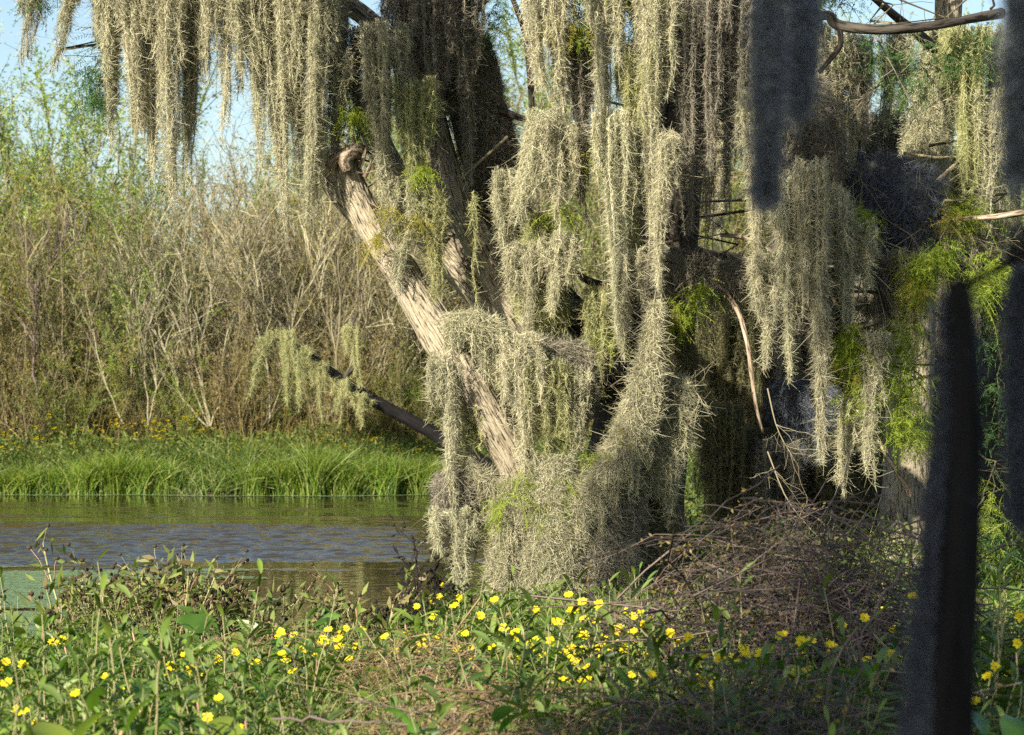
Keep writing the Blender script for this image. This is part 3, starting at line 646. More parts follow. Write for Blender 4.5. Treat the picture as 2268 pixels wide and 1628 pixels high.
# ------------------------------------------------------------------ flowers
def flower_mesh(r, seed, cup=0.25):
    rg = np.random.default_rng(seed); n = 8; a = np.arange(n) / n * 6.283 + rg.normal(0, 0.08, n)
    d = nrm(np.stack([np.cos(a), np.sin(a), np.full(n, cup)], -1)); b = d * r * 0.18
    v, f = blades(b, d, np.tile([0, 0, 1.0], (n, 1)), r * 0.95, r * 0.62, rg, 0.2, 4, 0.1, np.array([0.45, 1.0, 0.95, 0.25]))
    return mesh('petals', (v, f), M['petal'])
def ball(r, seed=0, sx=1.0):
    a = np.linspace(0, 6.283, 7)[:-1]; zz = np.array([-0.98, -0.6, 0.1, 0.7, 0.98]); rr = np.sqrt(1 - zz ** 2)
    v = np.stack([np.outer(rr, np.cos(a)) * r * sx, np.outer(rr, np.sin(a)) * r * sx, np.outer(zz, np.ones(6)) * r], -1).reshape(-1, 3)
    i = np.arange(4)[:, None] * 6 + np.arange(6)[None]; j = np.arange(4)[:, None] * 6 + (np.arange(6)[None] + 1) % 6
    return v, np.stack([i, j, j + 6, i + 6], -1).reshape(-1, 4)
FLM = [flower_mesh(0.034, 1), flower_mesh(0.032, 2, 0.6), flower_mesh(0.028, 3, 0.1)]
DISC = mesh('disc', (lambda v, f: (v * [1, 1, 0.5] + [0, 0, 0.003], f))(*ball(0.0075)), M['disc'], True)
def add_flower(parent, loc, rot, k, s=1.0):
    o = obj('flower', FLM[k], parent, loc); o.rotation_euler = rot; o.scale = (s, s, s)
    obj('disc', DISC, o)
    return o
# far-bank flower heads on stalks (tiny in the photo)
def far_flower_plant(seed):
    rg = np.random.default_rng(seed); t = thing('yellow_wildflower', 'x', 'wildflower', (0, 0, 0), 'yellow wildflowers dotting the far bank')
    nb = 6; a = rg.uniform(0, 6.28, nb); b = np.zeros((nb, 3)); d = nrm(np.stack([np.cos(a) * 0.3, np.sin(a) * 0.3, np.ones(nb)], -1))
    p = paths_grow(b, d, rg.uniform(0.7, 1.0, nb), 6, rg, 0.08)
    obj('stalks', mesh('stalks', [tubes(p, 0.004, 3, rg), leaf_quads(p, 60, 0.1, 0.9, 0.09, 0.02, rg)], M['bank']), t)
    for q in p[:, -1]:
        for j in range(2):
            n_ = 7; aa = np.arange(n_) / n_ * 6.283; dd = nrm(np.stack([np.cos(aa), np.sin(aa) * 0.6, 0.5 + 0 * aa], -1)); bb_ = q + rg.normal(0, 0.03, 3) + dd * 0.004
            obj('flower', mesh('flower', blades(bb_, dd, np.tile([0, 0, 1.0], (n_, 1)), 0.038, 0.027, rg, 0.1, 3, 0.1, np.array([0.5, 1, 0.5])), M['petal']), t)
    return t
FP = [far_flower_plant(s) for s in (61, 62, 63)]
fl = [(15, 975, 50.2), (45, 965, 50.5), (30, 1060, 49.5), (92, 962, 50.6), (125, 975, 50.2), (175, 965, 50.8), (195, 975, 50.3), (245, 968, 50.6), (270, 983, 50.1), (300, 950, 51.2), (318, 958, 51), (338, 945, 51.3), (355, 955, 51.1), (372, 925, 51.7), (395, 930, 51.6),
      (365, 990, 50.0), (400, 945, 51.4), (425, 935, 51.6), (445, 930, 51.7), (455, 945, 51.4), (510, 960, 50.8), (552, 968, 50.6), (560, 990, 50.0), (620, 965, 50.5), (770, 995, 50.0), (780, 990, 49.9), (690, 975, 50.3), (270, 870, 53), (172, 880, 52.8), (295, 905, 52.2), (905, 1010, 50), (935, 1020, 50), (920, 1050, 49.6), (860, 980, 50.4),
      (948, 990, 50.4), (60, 940, 51.5), (10, 920, 52), (140, 940, 51.4), (220, 935, 51.6), (480, 925, 51.8)]
for i, (xp, yp, d) in enumerate(fl[::2] + fl[1::4]):
    q = P(xp, yp, d); src = FP[i % 3]; hgt = 0.85
    z0 = float(gz(q[0], d)); sc = max(0.35, (q[2] - z0) / hgt) if q[2] - z0 < 2 else 1.2
    lab = 'yellow flowered plant in the far bank growth behind the reeds'
    if i < 3: src.location = (q[0], d, z0); src.rotation_euler = (0, 0, i); src.scale = (sc,) * 3; src['label'] = lab
    else: copy_thing(src, (q[0], d, z0), i * 1.1, min(sc, 1.5), lab)

# ------------------------------------------------------------------ the cypress
B0 = np.array([0.85, 21.3, 0.05])
tree = thing('cypress_tree', 'big moss draped cypress with a pale leaning limb, standing at the water\'s edge', 'tree', (0, 0, 0))
D = 21.2
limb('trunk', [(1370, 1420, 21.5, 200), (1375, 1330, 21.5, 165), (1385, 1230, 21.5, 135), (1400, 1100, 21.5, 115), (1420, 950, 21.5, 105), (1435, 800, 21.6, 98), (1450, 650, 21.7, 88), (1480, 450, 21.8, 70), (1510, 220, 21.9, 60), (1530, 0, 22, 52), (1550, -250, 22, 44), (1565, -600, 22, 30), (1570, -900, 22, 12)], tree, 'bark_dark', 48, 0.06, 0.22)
limb('leaning_limb', [(1290, 1290, 21.2, 62), (1195, 1130, 21.05, 52), (1128, 1005, 20.9, 40), (1050, 870, 20.85, 42), (985, 760, 20.85, 42), (905, 630, 20.85, 37), (835, 520, 20.85, 35), (785, 430, 20.85, 33), (763, 365, 20.85, 31), (757, 345, 20.85, 25)], tree, 'bark', 110, 0.09, step=0.012, label='pale sunlit leaning limb with a broken knotted end')
for sx, sy, ex, ey, rr_ in [(742, 372, 733, 318, 7), (772, 360, 782, 312, 6), (795, 372, 812, 322, 7), (756, 352, 750, 322, 5), (806, 392, 822, 352, 6), (728, 410, 722, 372, 7)]:
    limb('shard', [(sx, sy, 20.75, rr_), ((sx + ex) / 2 + 3, (sy + ey) / 2, 20.75, rr_ * 0.7), (ex, ey, 20.76, 1)], tree, 'wood', 8, 0.35, seed=sx)
limb('broken_stub', [(735, 400, 20.8, 12), (733, 365, 20.75, 14), (750, 345, 20.7, 10), (790, 330, 20.75, 12), (810, 335, 20.85, 6)], tree, 'wood', 16, 0.3)
limb('broken_stub', [(770, 375, 20.68, 12), (765, 352, 20.66, 14), (785, 342, 20.7, 9), (800, 350, 20.8, 5)], tree, 'wood', 16, 0.35)
limb('limb', [(800, 470, 20.95, 34), (745, 415, 20.95, 28), (705, 340, 20.95, 25), (665, 245, 20.95, 24), (625, 120, 20.95, 23), (588, 0, 20.95, 22), (560, -140, 21, 20), (500, -300, 21, 16), (380, -420, 21, 10)], tree, 'bark', 30, 0.07)
limb('limb', [(1300, 850, 21.4, 58), (1220, 765, 21.35, 50), (1165, 710, 21.3, 42), (1110, 630, 21.3, 38), (1055, 530, 21.25, 36), (1010, 440, 21.25, 32), (975, 330, 21.3, 30), (945, 200, 21.3, 28), (920, 60, 21.3, 26), (890, -160, 21.3, 22)], tree, 'bark', 36, 0.07, seed=4)
limb('limb', [(1330, 900, 21.75, 62), (1230, 800, 21.7, 56), (1140, 710, 21.7, 52), (1050, 620, 21.7, 46), (960, 520, 21.75, 42), (890, 420, 21.8, 36), (830, 300, 21.9, 28), (790, 180, 21.9, 20)], tree, 'bark', 36, 0.07, seed=6)
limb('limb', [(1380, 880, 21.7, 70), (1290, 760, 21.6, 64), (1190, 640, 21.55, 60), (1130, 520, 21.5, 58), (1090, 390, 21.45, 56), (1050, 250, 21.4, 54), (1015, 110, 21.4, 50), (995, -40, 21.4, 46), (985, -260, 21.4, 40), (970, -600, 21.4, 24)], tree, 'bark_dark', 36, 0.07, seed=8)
limb('limb', [(640, -120, 21.1, 22), (740, -15, 21.1, 22), (800, 30, 21.1, 22), (850, 75, 21.15, 23), (930, 150, 21.25, 24), (1010, 240, 21.3, 26)], tree, 'bark', 26, 0.06, seed=9)
for pts, mt in [
    ([(1070, 225, 21.3, 20), (1090, 240, 21.25, 11), (1130, 252, 21.2, 8), (1170, 268, 21.15, 7), (1250, 300, 21.1, 6), (1320, 352, 21.1, 5), (1400, 400, 21.1, 3)], 'bark_dark'),
    ([(1040, 40, 21.3, 12), (1070, 5, 21.2, 7), (1120, -40, 21.2, 6), (1160, -100, 21.2, 5)], 'bark_dark'),
    ([(1120, -40, 21.2, 5), (1145, 20, 21.2, 6), (1165, 80, 21.2, 7), (1175, 170, 21.2, 7), (1180, 290, 21.25, 6)], 'bark_dark'),
    ([(1400, 660, 21.6, 44), (1470, 605, 21.5, 30), (1560, 615, 21.4, 28), (1650, 630, 21.4, 24), (1730, 610, 21.4, 18), (1830, 560, 21.5, 12), (1920, 480, 21.6, 8)], 'bark_dark'),
    ([(1260, 590, 21.1, 7), (1300, 620, 21.1, 8), (1340, 632, 21.15, 10), (1400, 640, 21.3, 14), (1450, 620, 21.5, 20)], 'bark_dark'),
    ([(1575, 612, 21.15, 5), (1600, 640, 21.1, 5), (1635, 690, 21.05, 5.5), (1655, 760, 21.05, 5), (1665, 830, 21.05, 4.5), (1675, 900, 21.1, 4), (1690, 960, 21.2, 3)], 'twigbark'),
    ([(1480, 120, 21.6, 36), (1560, 200, 21.5, 24), (1640, 280, 21.4, 18), (1720, 355, 21.4, 14), (1800, 410, 21.4, 10), (1900, 440, 21.4, 7)], 'bark_dark'),
    ([(1430, 20, 21.5, 34), (1350, -40, 21.2, 26), (1240, -110, 21.0, 20), (1100, -160, 20.8, 14), (900, -180, 20.7, 12)], 'bark_dark'),
    ([(560, -140, 20.9, 16), (430, -100, 20.6, 12), (300, -70, 20.4, 9), (180, -60, 20.3, 6), (60, -50, 20.3, 4)], 'bark'),
    ([(1540, -60, 21.9, 36), (1650, -60, 21.3, 24), (1780, -90, 21, 16), (1950, -80, 20.8, 10)], 'bark_dark'),
    ([(1595, 520, 21.0, 5), (1640, 525, 21, 5), (1690, 545, 21, 5), (1720, 565, 21.05, 4)], 'twigbark'),
    ([(760, -200, 21, 16), (700, -150, 20.8, 12), (620, -90, 20.7, 9), (500, -60, 20.6, 6)], 'bark'),
]:
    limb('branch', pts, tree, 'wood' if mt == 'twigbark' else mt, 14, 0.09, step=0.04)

# dead forked twigs on the cypress
rng = np.random.default_rng(71)
tw = []
def twigset(start, end, n, L_, mat_parts, spread=0.7, r=0.004, up=0.2):
    s = np.array([start]); a = P(*start); b = P(*end); main = spline(np.array([a, (a + b) / 2 + rng.normal(0, 0.04, 3), b]), 8)[None]
    m2 = spawn(main, n, 0.1, 1, L_, spread, up, 6, rng, 0.25); m3 = spawn(m2, n * 4, 0.1, 1, L_ * 0.4, spread, up, 4, rng, 0.25)
    mat_parts += [tubes(main, np.linspace(r * 1.6, r * 0.6, 8)[None], 5, rng), tubes(m2, np.linspace(r * 0.7, r * 0.35, 6)[None], 3, rng), tubes(m3, r * 0.3, 3, rng)]
for a, b, n, L_ in [((1330, 700, 20.8), (1340, 560, 20.8), 5, 0.2), ((1500, 830, 20.8), (1560, 900, 20.7), 8, 0.35), ((1400, 1000, 20.7), (1500, 850, 20.6), 8, 0.3),
                    ((1100, 1160, 20.8), (1010, 1050, 20.7), 5, 0.2), ((840, 470, 20.6), (870, 380, 20.5), 5, 0.25), ((1450, 640, 20.9), (1300, 700, 20.8), 5, 0.25), ((1480, 700, 21), (1420, 650, 20.7), 5, 0.25),
                    ((1560, 1150, 20.9), (1480, 1240, 20.6), 8, 0.25), ((1700, 860, 21.2), (1760, 1020, 21.2), 10, 0.3), ((1300, 1060, 20.7), (1260, 960, 20.6), 5, 0.15)]:
    tw = []; twigset(a, b, n, L_, tw); obj('twig', mesh('twig', tw, M['twig_pale'], True), tree if 't2' not in globals() else t2)

def cen(x, y, d, rx, ry, rz=None):
    p = P(x, y, d); return [*p, rx / F * d, (rz or 0.18), ry / F * d]
rng = np.random.default_rng(72)
sets = {
    'needle': [cen(1265, 20, 20.6, 30, 50), cen(1280, 70, 20.6, 25, 30), cen(1420, 20, 20.6, 50, 40), cen(1470, 80, 20.6, 25, 70), cen(1430, 150, 20.6, 15, 50), cen(1350, 0, 20.6, 60, 30), cen(1160, 1080, 20.5, 35, 45),
               cen(1110, 1130, 20.5, 18, 40), cen(1210, 1130, 20.5, 25, 30), cen(1500, 690, 20.8, 35, 30), cen(1545, 640, 20.9, 20, 30), cen(930, 380, 20.5, 15, 20), cen(1250, 1090, 20.5, 20, 30), cen(780, 250, 20.6, 25, 15), cen(1330, 1010, 20.6, 25, 15),
               cen(1345, 740, 20.9, 20, 20), cen(1240, 470, 20.7, 20, 20)],
    'needle_gold': [cen(1215, 70, 20.5, 20, 35), cen(925, 490, 20.5, 14, 16), cen(860, 470, 20.5, 16, 25), cen(1480, 700, 20.7, 15, 15), cen(1300, 350, 20.6, 15, 25), cen(830, 530, 20.5, 20, 20), cen(1270, 60, 20.5, 15, 30), cen(1380, 960, 20.5, 14, 25)],
    'needle_dark': [cen(90, -10, 20.3, 50, 30), cen(205, 175, 20.4, 22, 40), cen(225, 120, 20.5, 25, 60), cen(790, 290, 20.9, 30, 50), cen(210, 220, 20.4, 25, 25), cen(1100, 30, 21.0, 20, 60), cen(1560, 640, 21.2, 40, 40)],
}
for k, c in sets.items():
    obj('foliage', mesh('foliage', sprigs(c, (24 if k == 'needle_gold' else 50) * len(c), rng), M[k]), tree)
def support(sets_, par, seed):
    rg = np.random.default_rng(seed); c = np.array([q for k in sets_ for q in sets_[k]])
    p = np.stack([c[:, :3] + [0, 0.15, 0.1] + (rg.normal(size=(len(c), 3)) * [0.35, 0.1, 0.1] + [0.1, 0.5, 0.45]) * t_ for t_ in np.linspace(1, 0, 6)], 1); p[:, :, 2] += 0.08 * np.sin(np.linspace(0, 3, 6))
    sub = spawn(p, len(c) * 7, 0.3, 1, 0.32, 0.8, -0.1, 5, rg, 0.3, 0.3)
    obj('sprays_wood', mesh('sprays_wood', [tubes(p, np.linspace(0.012, 0.004, 6)[None], 5, rg), tubes(sub, 0.0025, 3, rg)], M['twig'], True), par)
support(sets, tree, 88)
# crown above the picture frame
def crown_pts(n, lo, hi, rg): return np.column_stack([rg.uniform(lo, hi, (n, 3)), np.tile([0.25, 0.25, 0.18], (n, 1))])
rg = np.random.default_rng(73)
cp = np.vstack([crown_pts(34, [0.2, 21.0, 5.6], [3.4, 24.0, 8.2], rg), crown_pts(6, [-3.2, 19.6, 5.6], [-1.0, 22.0, 6.6], rg)])
ctw = []
st = cp[:, :3] - [0, 0, 0.2]; tr = np.array([1.35, 22.0, 4.6])
main = np.stack([tr + (st - tr) * s_ + np.array([0, 0, 0.5]) * math.sin(s_ * 3) for s_ in np.linspace(0, 1, 7)], 1)
ctw.append(tubes(main, np.linspace(0.035, 0.006, 7)[None], 5, rg))
obj('upper_branches', mesh('upper_branches', ctw, M['bark_dark'], True), tree)
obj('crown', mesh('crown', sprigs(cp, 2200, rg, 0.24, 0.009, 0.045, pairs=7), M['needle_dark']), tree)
for i_ in range(14):
    k_ = 0; q = cp[k_, :3]

# ------------------------------------------------------------------ moss on the cypress: hanging curtains
L = [
    # x0,y0,x1,y1,w,d, kwargs, label
    (70, -60, 45, 150, 34, 20.3, dict(dens=700, r=0.03), 'thin wispy moss strand against the sky, leftmost along the top edge'),
    (165, -60, 125, 170, 26, 20.3, dict(dens=600, r=0.026), 'thin reddish wisp of moss against the sky near the top left corner'),
    (232, -60, 240, 340, 44, 20.4, dict(dens=1100), 'narrow moss strand hanging beside the dark green sprig'),
    (285, -60, 300, 300, 70, 20.3, {}, 'sunlit moss curtain just right of the dark green sprig'),
    (335, -60, 290, 300, 66, 20.5, {}, 'moss curtain slanting down to the left before the shrubs'),
    (372, -60, 384, 470, 76, 20.3, {}, 'long moss curtain ending in a thin tip against the blue sky'),
    (430, -60, 415, 330, 72, 20.5, {}, 'thick moss curtain, dark at the top, beside the long thin tipped one'),
    (465, -60, 470, 190, 60, 20.4, {}, 'short moss strand left of the gap of sky'),
    (500, -60, 487, 330, 34, 20.4, dict(dens=1000), 'thin moss strand crossing the gap of sky'),
    (548, -60, 570, 300, 70, 20.4, {}, 'sunlit moss curtain on the right side of the sky gap'),
    (600, -60, 625, 520, 84, 20.5, {}, 'very long moss curtain in front of the thin upper limb'),
    (650, -60, 655, 430, 80, 20.6, {}, 'broad moss curtain shaded at the top, left of the broken stub'),
    (705, -60, 700, 480, 84, 20.55, dict(), 'moss curtain covering the upper limb down to the broken knot'),
    (760, 120, 735, 300, 40, 20.7, dict(dens=1000), 'short open moss strand above the broken knot'),
    (800, 60, 795, 330, 40, 20.9, dict(mat='moss_grey', dens=900), 'grey shaded moss over the broken stub'),
    (258, -60, 262, 250, 36, 20.6, {}, 'moss strand tucked between the sprig and the first broad curtains'),
    (355, -60, 352, 400, 56, 20.45, {}, 'moss strand left beside the long thin tipped one'),
    (410, -60, 398, 420, 56, 20.6, {}, 'moss strand just right of the long thin tipped one'),
    (525, -60, 522, 220, 30, 20.5, {}, 'short moss strand at the right of the sky gap'),
    (578, -60, 592, 380, 56, 20.6, {}, 'moss strand between the sky gap and the thin upper limb'),
    (628, -60, 640, 440, 60, 20.7, {}, 'moss strand partly behind the very long curtain'),
    (682, -60, 668, 500, 56, 20.5, {}, 'moss strand ending beside the broken knot'),
    (735, -60, 715, 420, 60, 20.8, {}, 'moss strand over the upper limb near the big pale bough'),
    (860, 60, 870, 470, 100, 20.55, dict(tipw=0.5), 'broad sunlit moss curtain right of the broken knot'),
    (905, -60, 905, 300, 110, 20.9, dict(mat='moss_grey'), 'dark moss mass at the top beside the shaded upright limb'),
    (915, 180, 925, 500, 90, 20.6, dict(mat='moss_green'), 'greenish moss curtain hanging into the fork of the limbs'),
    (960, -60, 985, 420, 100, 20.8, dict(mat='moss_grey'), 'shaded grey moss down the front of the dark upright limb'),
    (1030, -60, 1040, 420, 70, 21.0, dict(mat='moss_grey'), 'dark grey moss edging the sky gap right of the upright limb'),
    (948, 430, 950, 670, 60, 20.6, dict(mat='moss_green'), 'green tinted moss curtain hanging between the two pale limbs'),
    (905, 400, 880, 640, 80, 20.65, {}, 'moss resting along the upper side of the leaning limb'),
    (1050, 430, 1047, 705, 14, 20.7, dict(mat='moss_green', n=3), 'narrow moss strand dangling in front of the second pale limb'),
    (1125, 380, 1150, 640, 60, 20.9, {}, 'moss covering the shoulder of the second pale limb'),
    (1160, 540, 1150, 790, 60, 20.8, {}, 'moss strand swinging below the second pale limb to the ledge'),
    (1215, -60, 1225, 300, 100, 20.5, dict(tipw=0.8), 'big sunlit moss column at the top, right of the sky gap'),
    (1205, 250, 1150, 500, 60, 20.55, {}, 'moss strand splaying down left from the big sunlit column'),
    (1235, 280, 1240, 560, 80, 20.6, dict(tipw=0.5), 'middle part of the moss hung below the big sunlit column'),
    (1240, 520, 1225, 700, 80, 20.7, dict(tipw=0.6), 'moss curtain ending above the dark ledge'),
    (1285, 60, 1290, 480, 80, 20.8, dict(mat='moss_grey'), 'grey moss in the shadow beside the big sunlit column'),
    (1340, -60, 1345, 330, 80, 20.5, {}, 'sunlit moss at the top below the green sprays'),
    (1360, 250, 1370, 740, 84, 20.45, {}, 'long sunlit moss curtain with a thin tip above the dark branch'),
    (1410, 90, 1410, 600, 76, 20.6, dict(mat='moss_green'), 'greenish moss curtain beside the pair of thin tipped ones'),
    (1395, 560, 1390, 800, 44, 20.5, dict(dens=1200), 'short narrow moss strand below the horizontal branch'),
    (1450, -40, 1450, 600, 84, 20.5, dict(tipw=0.5), 'wide moss curtain under the hanging green sprays'),
    (1478, 300, 1467, 690, 44, 20.3, dict(dens=1300), 'yellowish moss strand in full sun before the dark branch'),
    (1515, -60, 1520, 520, 84, 20.7, dict(mat='moss_grey'), 'grey half shaded moss curtain in the upper middle'),
    (1570, -60, 1560, 560, 90, 20.8, dict(mat='moss_grey'), 'dark moss curtain left of the blurred near moss'),
    (1625, -60, 1615, 480, 84, 20.9, dict(mat='moss_grey'), 'blackish moss curtain just behind the blurred near moss'),
    (1680, 200, 1690, 700, 70, 20.5, dict(), 'half lit moss strand below the blurred near moss'),
    (1690, 560, 1690, 820, 46, 20.4, dict(dens=1100), 'thin moss strand hanging beside the curved bare branch'),
    (1750, 380, 1760, 850, 74, 20.2, dict(tipw=0.35), 'bright sunlit moss strand, shorter of the two in the dark hollow'),
    (1795, 360, 1812, 1030, 58, 20.1, dict(tipw=0.3, even=0.3), 'longest bright moss strand hanging down across the dark hollow'),
    (1850, 420, 1862, 730, 60, 20.4, {}, 'half lit moss strand right of the two bright ones'),
    (1910, 490, 1912, 650, 40, 20.5, dict(dens=1100), 'short pale moss strand below the dark round mass'),
    (1770, -60, 1790, 330, 90, 21.3, dict(mat='moss_grey'), 'shaded moss between the blurred near moss and the bare branch'),
    (1840, 80, 1835, 420, 80, 21.4, {}, 'moss hanging in patchy sun below the bare top branch'),
    (1895, 90, 1900, 330, 50, 21.4, dict(mat='moss_grey'), 'dark pointed moss strand above the round mass'),
    (1985, 70, 1975, 300, 60, 21.8, {}, 'small moss strand against the right hand sky gap'),
    (2140, 60, 2140, 440, 90, 21.0, dict(mat='moss_green'), 'broad greenish moss curtain at the upper right'),
    (2190, 200, 2180, 520, 70, 21.0, {}, 'sunlit moss curtain near the right edge, by the blurred moss'),
    (2220, 60, 2225, 430, 60, 21.2, dict(mat='moss_green'), 'green tinted moss at the right edge'),
    (1935, 740, 1942, 1080, 50, 20.4, dict(tipw=0.6), 'bright moss strand among the green cypress sprays'),
    (1890, 880, 1868, 1100, 40, 20.6, dict(dens=1100), 'loose moss strand left of the green cypress sprays'),
    (2010, 560, 2020, 900, 70, 20.9, dict(mat='moss_green'), 'moss behind the green cypress sprays'),
    (1975, 560, 1965, 760, 60, 21.0, dict(mat='moss_grey'), 'grey moss beneath the right side of the round mass'),
    # trunk zone
    (1150, 745, 1165, 1060, 90, 20.6, dict(tipw=0.8, even=0.2), 'long fringed moss curtain hanging from the ledge, left half'),
    (1215, 800, 1210, 1060, 80, 20.65, dict(tipw=0.9, even=0.1, mat='moss_green'), 'green tinged fringed moss curtain hanging from the ledge, right half'),
    (1275, 820, 1262, 1020, 60, 20.8, dict(tipw=0.7), 'moss strand beside the dark hollow of the trunk'),
    (1335, 640, 1330, 880, 70, 20.9, dict(mat='moss_green'), 'green moss above the dark hollow of the trunk'),
    (985, 790, 985, 1150, 62, 20.7, dict(tipw=0.7), 'moss column dropping from the leaning limb to the water'),
    (1040, 900, 1040, 1120, 60, 20.9, dict(mat='moss_green'), 'shaded moss under the leaning limb'),
    (1005, 1130, 1012, 1320, 90, 20.6, dict(tipw=0.35, dens=1100), 'ragged moss tassel hanging over the water'),
]
for a in L:
    kw = dict(a[6]); mt = kw.pop('mat', 'moss')
    moss(a[7], *a[:6], mat=mt, **kw)

# mossy drapes as mantles
coat([(985, 715, 20.6, 18), (1030, 720, 20.6, 30), (1085, 735, 20.65, 34), (1120, 760, 20.7, 26)], 'moss drape slung across from the leaning limb to the ledge', lump=0.35)
coat([(1120, 760, 20.8, 20), (1180, 790, 20.8, 40), (1240, 800, 20.9, 45), (1310, 790, 21.0, 40), (1350, 740, 21.1, 34)], 'dark mossy ledge between the limbs', mat='moss_grey')
coat([(1200, 470, 20.9, 20), (1185, 560, 20.95, 40), (1190, 640, 21.0, 44), (1230, 700, 21.1, 40)], 'moss heaped in the fork of the upright limb', mat='moss_green')
coat([(1450, 665, 20.5, 14), (1443, 760, 20.5, 22), (1428, 850, 20.5, 30), (1395, 960, 20.5, 36), (1335, 1070, 20.5, 34), (1275, 1150, 20.5, 34), (1240, 1200, 20.5, 26)], 'leaning moss column in front of the dark trunk')
coat([(1490, 830, 20.8, 25), (1495, 900, 20.8, 40), (1470, 980, 20.8, 40), (1430, 1080, 20.8, 40)], 'tangled moss clump with bare twigs right of the leaning column')
coat([(1150, 1060, 20.7, 40), (1150, 1150, 20.65, 62), (1135, 1240, 20.6, 52), (1125, 1320, 20.55, 44), (1110, 1370, 20.5, 24)], 'moss mantle on the left foot of the trunk', lump=0.3)
coat([(1230, 1010, 20.7, 40), (1225, 1100, 20.65, 75), (1220, 1200, 20.6, 80), (1235, 1300, 20.55, 72), (1245, 1370, 20.5, 50)], 'sunlit moss mantle on the middle of the trunk foot', lump=0.3)
coat([(1330, 1040, 20.8, 50), (1340, 1130, 20.75, 80), (1340, 1230, 20.7, 80), (1320, 1320, 20.7, 70), (1310, 1380, 20.7, 40)], 'moss mantle on the trunk foot, turning into the shade', lump=0.3, mat='moss_grey')
coat([(1420, 1000, 21.1, 50), (1430, 1120, 21.1, 66), (1435, 1240, 21.1, 66), (1440, 1340, 21.1, 46)], 'dark moss mantle on the shaded right foot of the trunk', mat='moss_shaded', lump=0.3, dens=0.6)
coat([(1490, 700, 21.3, 40), (1500, 820, 21.4, 45), (1505, 950, 21.5, 45)], 'dark moss down the right side of the main trunk', mat='moss_shaded', dens=0.7)
coat([(1000, 1040, 20.75, 34), (1010, 1080, 20.75, 46), (1020, 1120, 20.75, 34)], 'dark knot of matted moss above the tassel over the water', mat='moss_grey', lump=0.35)
coat([(1030, 1020, 20.7, 10), (1060, 1050, 20.7, 16), (1100, 1080, 20.7, 18)], 'thin moss covered twig reaching left from the trunk')
coat([(1045, 1150, 20.7, 7), (1080, 1157, 20.7, 9), (1110, 1150, 20.7, 12)], 'moss fringed twig bridging the tassel and the trunk')
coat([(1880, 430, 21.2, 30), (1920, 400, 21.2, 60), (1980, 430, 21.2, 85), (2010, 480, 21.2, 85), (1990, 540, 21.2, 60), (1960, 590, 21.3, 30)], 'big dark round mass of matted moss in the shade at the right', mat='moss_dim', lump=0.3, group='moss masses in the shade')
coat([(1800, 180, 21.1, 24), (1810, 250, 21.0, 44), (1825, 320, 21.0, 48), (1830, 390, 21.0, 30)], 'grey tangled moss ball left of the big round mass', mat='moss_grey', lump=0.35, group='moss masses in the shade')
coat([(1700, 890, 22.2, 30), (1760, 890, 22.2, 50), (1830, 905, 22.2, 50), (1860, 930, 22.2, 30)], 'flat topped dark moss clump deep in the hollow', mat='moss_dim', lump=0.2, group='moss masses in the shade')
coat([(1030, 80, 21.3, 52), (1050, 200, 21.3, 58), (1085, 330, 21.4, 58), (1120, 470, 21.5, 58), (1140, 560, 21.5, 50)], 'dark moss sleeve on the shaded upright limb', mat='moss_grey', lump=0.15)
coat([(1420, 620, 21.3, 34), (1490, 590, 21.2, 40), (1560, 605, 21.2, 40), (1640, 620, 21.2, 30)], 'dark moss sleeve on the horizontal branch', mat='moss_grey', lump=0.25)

# ------------------------------------------------------------------ second and third cypress, right and behind
t2 = thing('cypress_tree', 'second cypress in broken sunlight behind the right side, with green sprays', 'tree', (0, 0, 0))
limb('trunk', [(2000, 1330, 23.6, 90), (2010, 1150, 23.6, 60), (2015, 900, 23.6, 52), (2030, 600, 23.6, 44), (2050, 400, 23.6, 38), (2080, 200, 23.6, 34), (2100, 60, 23.6, 30), (2110, -150, 23.6, 26), (2120, -500, 23.6, 16)], t2, 'bark', 30, 0.08, 0.2)
for pts in [[(1770, 60, 20.7, 6), (1800, 42, 20.6, 9), (1835, 33, 20.5, 11), (1860, 55, 20.5, 12), (1950, 64, 20.4, 11), (2050, 58, 20.5, 11), (2130, 45, 20.7, 10), (2220, 28, 21, 12)],
            [(1860, 50, 20.5, 7), (1862, 100, 20.5, 6), (1840, 130, 20.5, 6), (1815, 160, 20.5, 5)],
            [(2090, 120, 23.5, 14), (1990, 40, 22.5, 10), (1900, -40, 22, 8)],
            [(2240, 250, 21.4, 3), (2160, 320, 21.4, 4), (2100, 380, 21.4, 5), (2060, 420, 21.3, 6)],
            [(2070, 490, 21, 5), (2130, 485, 20.9, 5), (2200, 480, 20.8, 6), (2268, 470, 20.8, 7)],
            [(1930, 560, 20.9, 8), (1950, 640, 20.8, 6), (1970, 720, 20.8, 5)],
            [(2030, 480, 22.2, 5), (2080, 560, 22, 6), (2160, 600, 21.8, 8), (2240, 640, 21.6, 9)],
            [(1900, 900, 21.5, 4), (1960, 1000, 21.3, 5), (2020, 1100, 21.2, 6)]]:
    limb('branch', pts, t2, 'bark_dark' if pts[0][3] > 5 else 'wood', 12, 0.1, step=0.04)
rng = np.random.default_rng(82); tw = []
